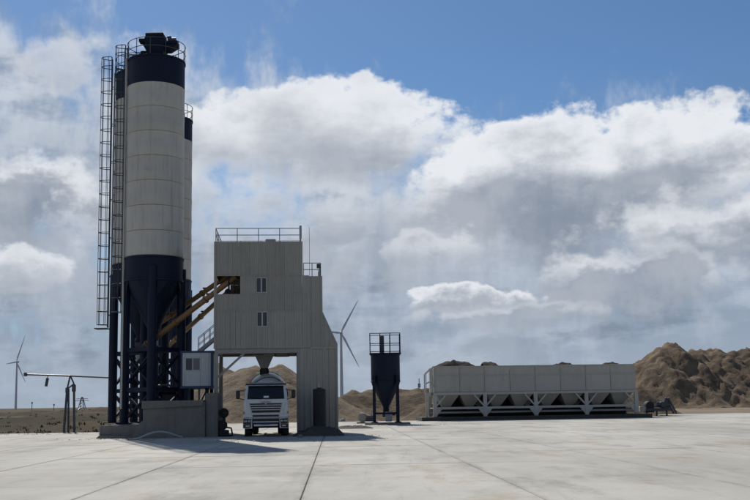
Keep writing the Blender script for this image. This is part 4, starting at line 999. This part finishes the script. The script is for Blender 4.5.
# heaps of aggregate showing over the rim, one to a bay
def heap(px0, px1, py_top, label, seed, bay):
    a, b = posts[bay] + .12, posts[bay + 1] - .12; x0, x1 = AX(px0, 366), AX(px1, 366); zt2_ = AZ(py_top, (px0 + px1) / 2)
    def fn(x, y):
        lx = (x - (x0 + x1) / 2) / ((x1 - x0) / 2); ly = (y - 1.7) / 1.9
        ly = (y - ADEP / 2) / (ADEP / 2 - .12); cr = (zt2_ - zt_) * max(-2.0, 1 - lx * lx) * (1.0 + .3 * fbm(x, y, .9, 3, seed + 4))
        return zt_ - .3 + (cr + .3 + .14 * fbm(x, y, 1.8, 5, seed)) * (1 - ly * ly)
    o = heightfield('aggregate_heap', max(a, x0 - 2.2), min(b, x1 + 2.2), .12, ADEP - .12, 60, 30, fn, AGG)
    o.location = fa.o; o.rotation_euler = (0, 0, fa.yaw); tag(o, label, 'aggregate')
heap(434, 481, 360.5, 'dark aggregate heaped above the rim in the bay by the end bracket', 2.0, 0)
heap(482, 502, 361.3, 'dark aggregate heaped above the rim beside the biggest heap', 4.0, 1)
heap(556, 581, 362.5, 'thin dark aggregate crest above the rim in the third bay', 6.0, 2)
heap(606, 625, 361.8, 'small dark aggregate crest above the rim by the belt drive', 8.0, 3)

# ------------------------------------------------------------------ belt drive and feeder past the end of the bins
fm = Face(640, 101.0, R(5)); t = thing('belt_feeder', 'dark belt feeder with drive drum past the end of the bins', 'machine', fm.o, fm.yaw)
MX = lambda px, py=408: fm.x(px, py); MZ = lambda py: fm.z(655, py)
MB().cbox(((MX(640) + MX(646)) / 2, .3, MZ(409)), (MX(646) - MX(640), .6, .5), .04).build('control_box', BINF, t)
MB().lathe([(.02, -.45), (.42, -.45), (.44, -.4), (.44, .4), (.42, .45), (.02, .45)], (MX(650.5), .5, MZ(405.5)), 22, axis=(0, 1, 0)).build('drive_drum', RUBR, t, 40)
MB().cbox((MX(650.5), .5, MZ(410)), (MX(655) - MX(647), 1.0, .5), .05).build('drum_stand', RUBR, t)
for y in (0, .9): MB().box(MX(646), MX(672), y - .06, y + .06, MZ(411), MZ(408.5)).build('side_frame', RAILD, t)
MB().box(MX(653), MX(671), .1, .8, MZ(407.2), MZ(406.2)).build('feeder_belt', RUBR, t)
MB().tube((MX(657), .2, MZ(404.5)), (MX(662), .2, MZ(404.5)), .22, 14).cbox((MX(663.5), .2, MZ(405)), (.5, .5, .6), .04).build('gear_motor', RAILD, t, 40)
MB().prism([(MX(663), MZ(409)), (MX(670), MZ(409)), (MX(671.5), MZ(399)), (MX(666), MZ(399))], .15, .8).build('feed_box', RAILD, t)
MB().beam((MX(669), .1, MZ(398)), (MX(676.5), .1, MZ(414)), .16).build('prop', RAILD, t); MB().beam((MX(669), .8, MZ(398)), (MX(676.5), .8, MZ(414)), .16).build('prop', RAILD, t)
for px in (648, 658, 668):
    MB().box(MX(px) - .07, MX(px) + .07, .35, .5, -.03, MZ(410)).build('leg', RAILD, t)

# ================================================================== overhead pipe and its triangular stand, left
YP = 70.5; a = at(25.5, 374.5, YP); b = at(113, 377.8, 64.0); m1 = at(70, 376, YP)
t = thing('overhead_pipe', 'thin dark overhead pipe reaching out from the silos over the yard edge', 'pipe', (a.x, a.y, 0)); o = Vector((a.x, a.y, 0))
MB().tube(a - o, m1 - o, .06, 8).tube(m1 - o, b - o, .06, 8).build('pipe_run', RAILD, t, 40); MB().cbox(a - o, (.22, .22, .26), .04).build('end_cap', RAILD, t)
q0, q1 = at(47.6, 378, YP) - o, at(46, 386.5, YP) - o; MB().tube(q0, q1, .10, 10).tube(at(48, 375.4, YP) - o, q0, .03, 6).build('drop_hose', RAILD, t, 40)
g = gnd(69, 432); t = thing('pipe_stand', 'dark triangular steel stand propping up the overhead pipe', 'stand', (g.x, YP, 0)); o = Vector((g.x, YP, 0))
top = at(70.3, 375.5, YP) - o; k1 = at(67.2, 389, YP) - o; k2 = at(74, 384, YP) - o
def leg(p, q, w=.1): MB().beam(p, q, w).build('leg', RAILD, t)
f0 = at(63.8, 432, YP - .6) - o; f0.z = 0; f1_ = at(68.3, 432.5, YP - .4) - o; f1_.z = 0; f2_ = at(74.3, 432, YP + .5) - o; f2_.z = 0
leg(top, k1, .09); leg(top, k2, .09); MB().beam(k1, k2, .09).build('cross_bar', RAILD, t)
leg(k1, f0, .13); leg(k1 + Vector((.1, 0, 0)), f1_, .11); leg(k2, f2_, .13); leg(k2, f1_ + Vector((.3, .4, 0)), .1)
MB().cbox(k2 + Vector((0, 0, -.3)), (.25, .2, .5), .04).build('clamp', RAILD, t); MB().cbox(k1 + Vector((0, 0, -.1)), (.22, .2, .4), .04).build('clamp', RAILD, t)

# loose gravel and crumbs of concrete strewn about the plant: uncountable
def gravel():
    mb = MB(); rg = random.Random(5)
    spots = [(-3.2, 54.4, 3.2, 1.6, 420), (-12.5, 54.8, 5.0, 1.2, 200), (-5.6, 50.0, 4.5, 4.0, 160), (2.0, 78.0, 5.0, 3.0, 160), (10, 91, 9.0, 1.6, 260), (-24, 67.5, 9, 1.5, 200)]
    for cx_, cy_, sx, sy, n in spots:
        for k in range(n):
            x, y = rg.gauss(cx_, sx * .5), rg.gauss(cy_, sy * .5); r = .012 + .035 * rg.random() ** 2; a = rg.uniform(0, 6.28)
            c, q = math.cos(a) * r, math.sin(a) * r
            mb.add([(x + c, y + q, 0), (x - q, y + c, 0), (x - c, y - q, 0), (x + q, y - c, 0), (x + q * .3, y + c * .3, r * rg.uniform(.7, 1.3))], [(0, 1, 4), (1, 2, 4), (2, 3, 4), (3, 0, 4)])
    o = mb.build('loose_gravel', mat('grey_gravel', (0.24, 0.225, 0.195), 0.95, var=0.4, scale=3.0), kind='stuff'); tag(o, 'loose gravel and concrete crumbs strewn over the yard around the plant', 'gravel')
gravel()
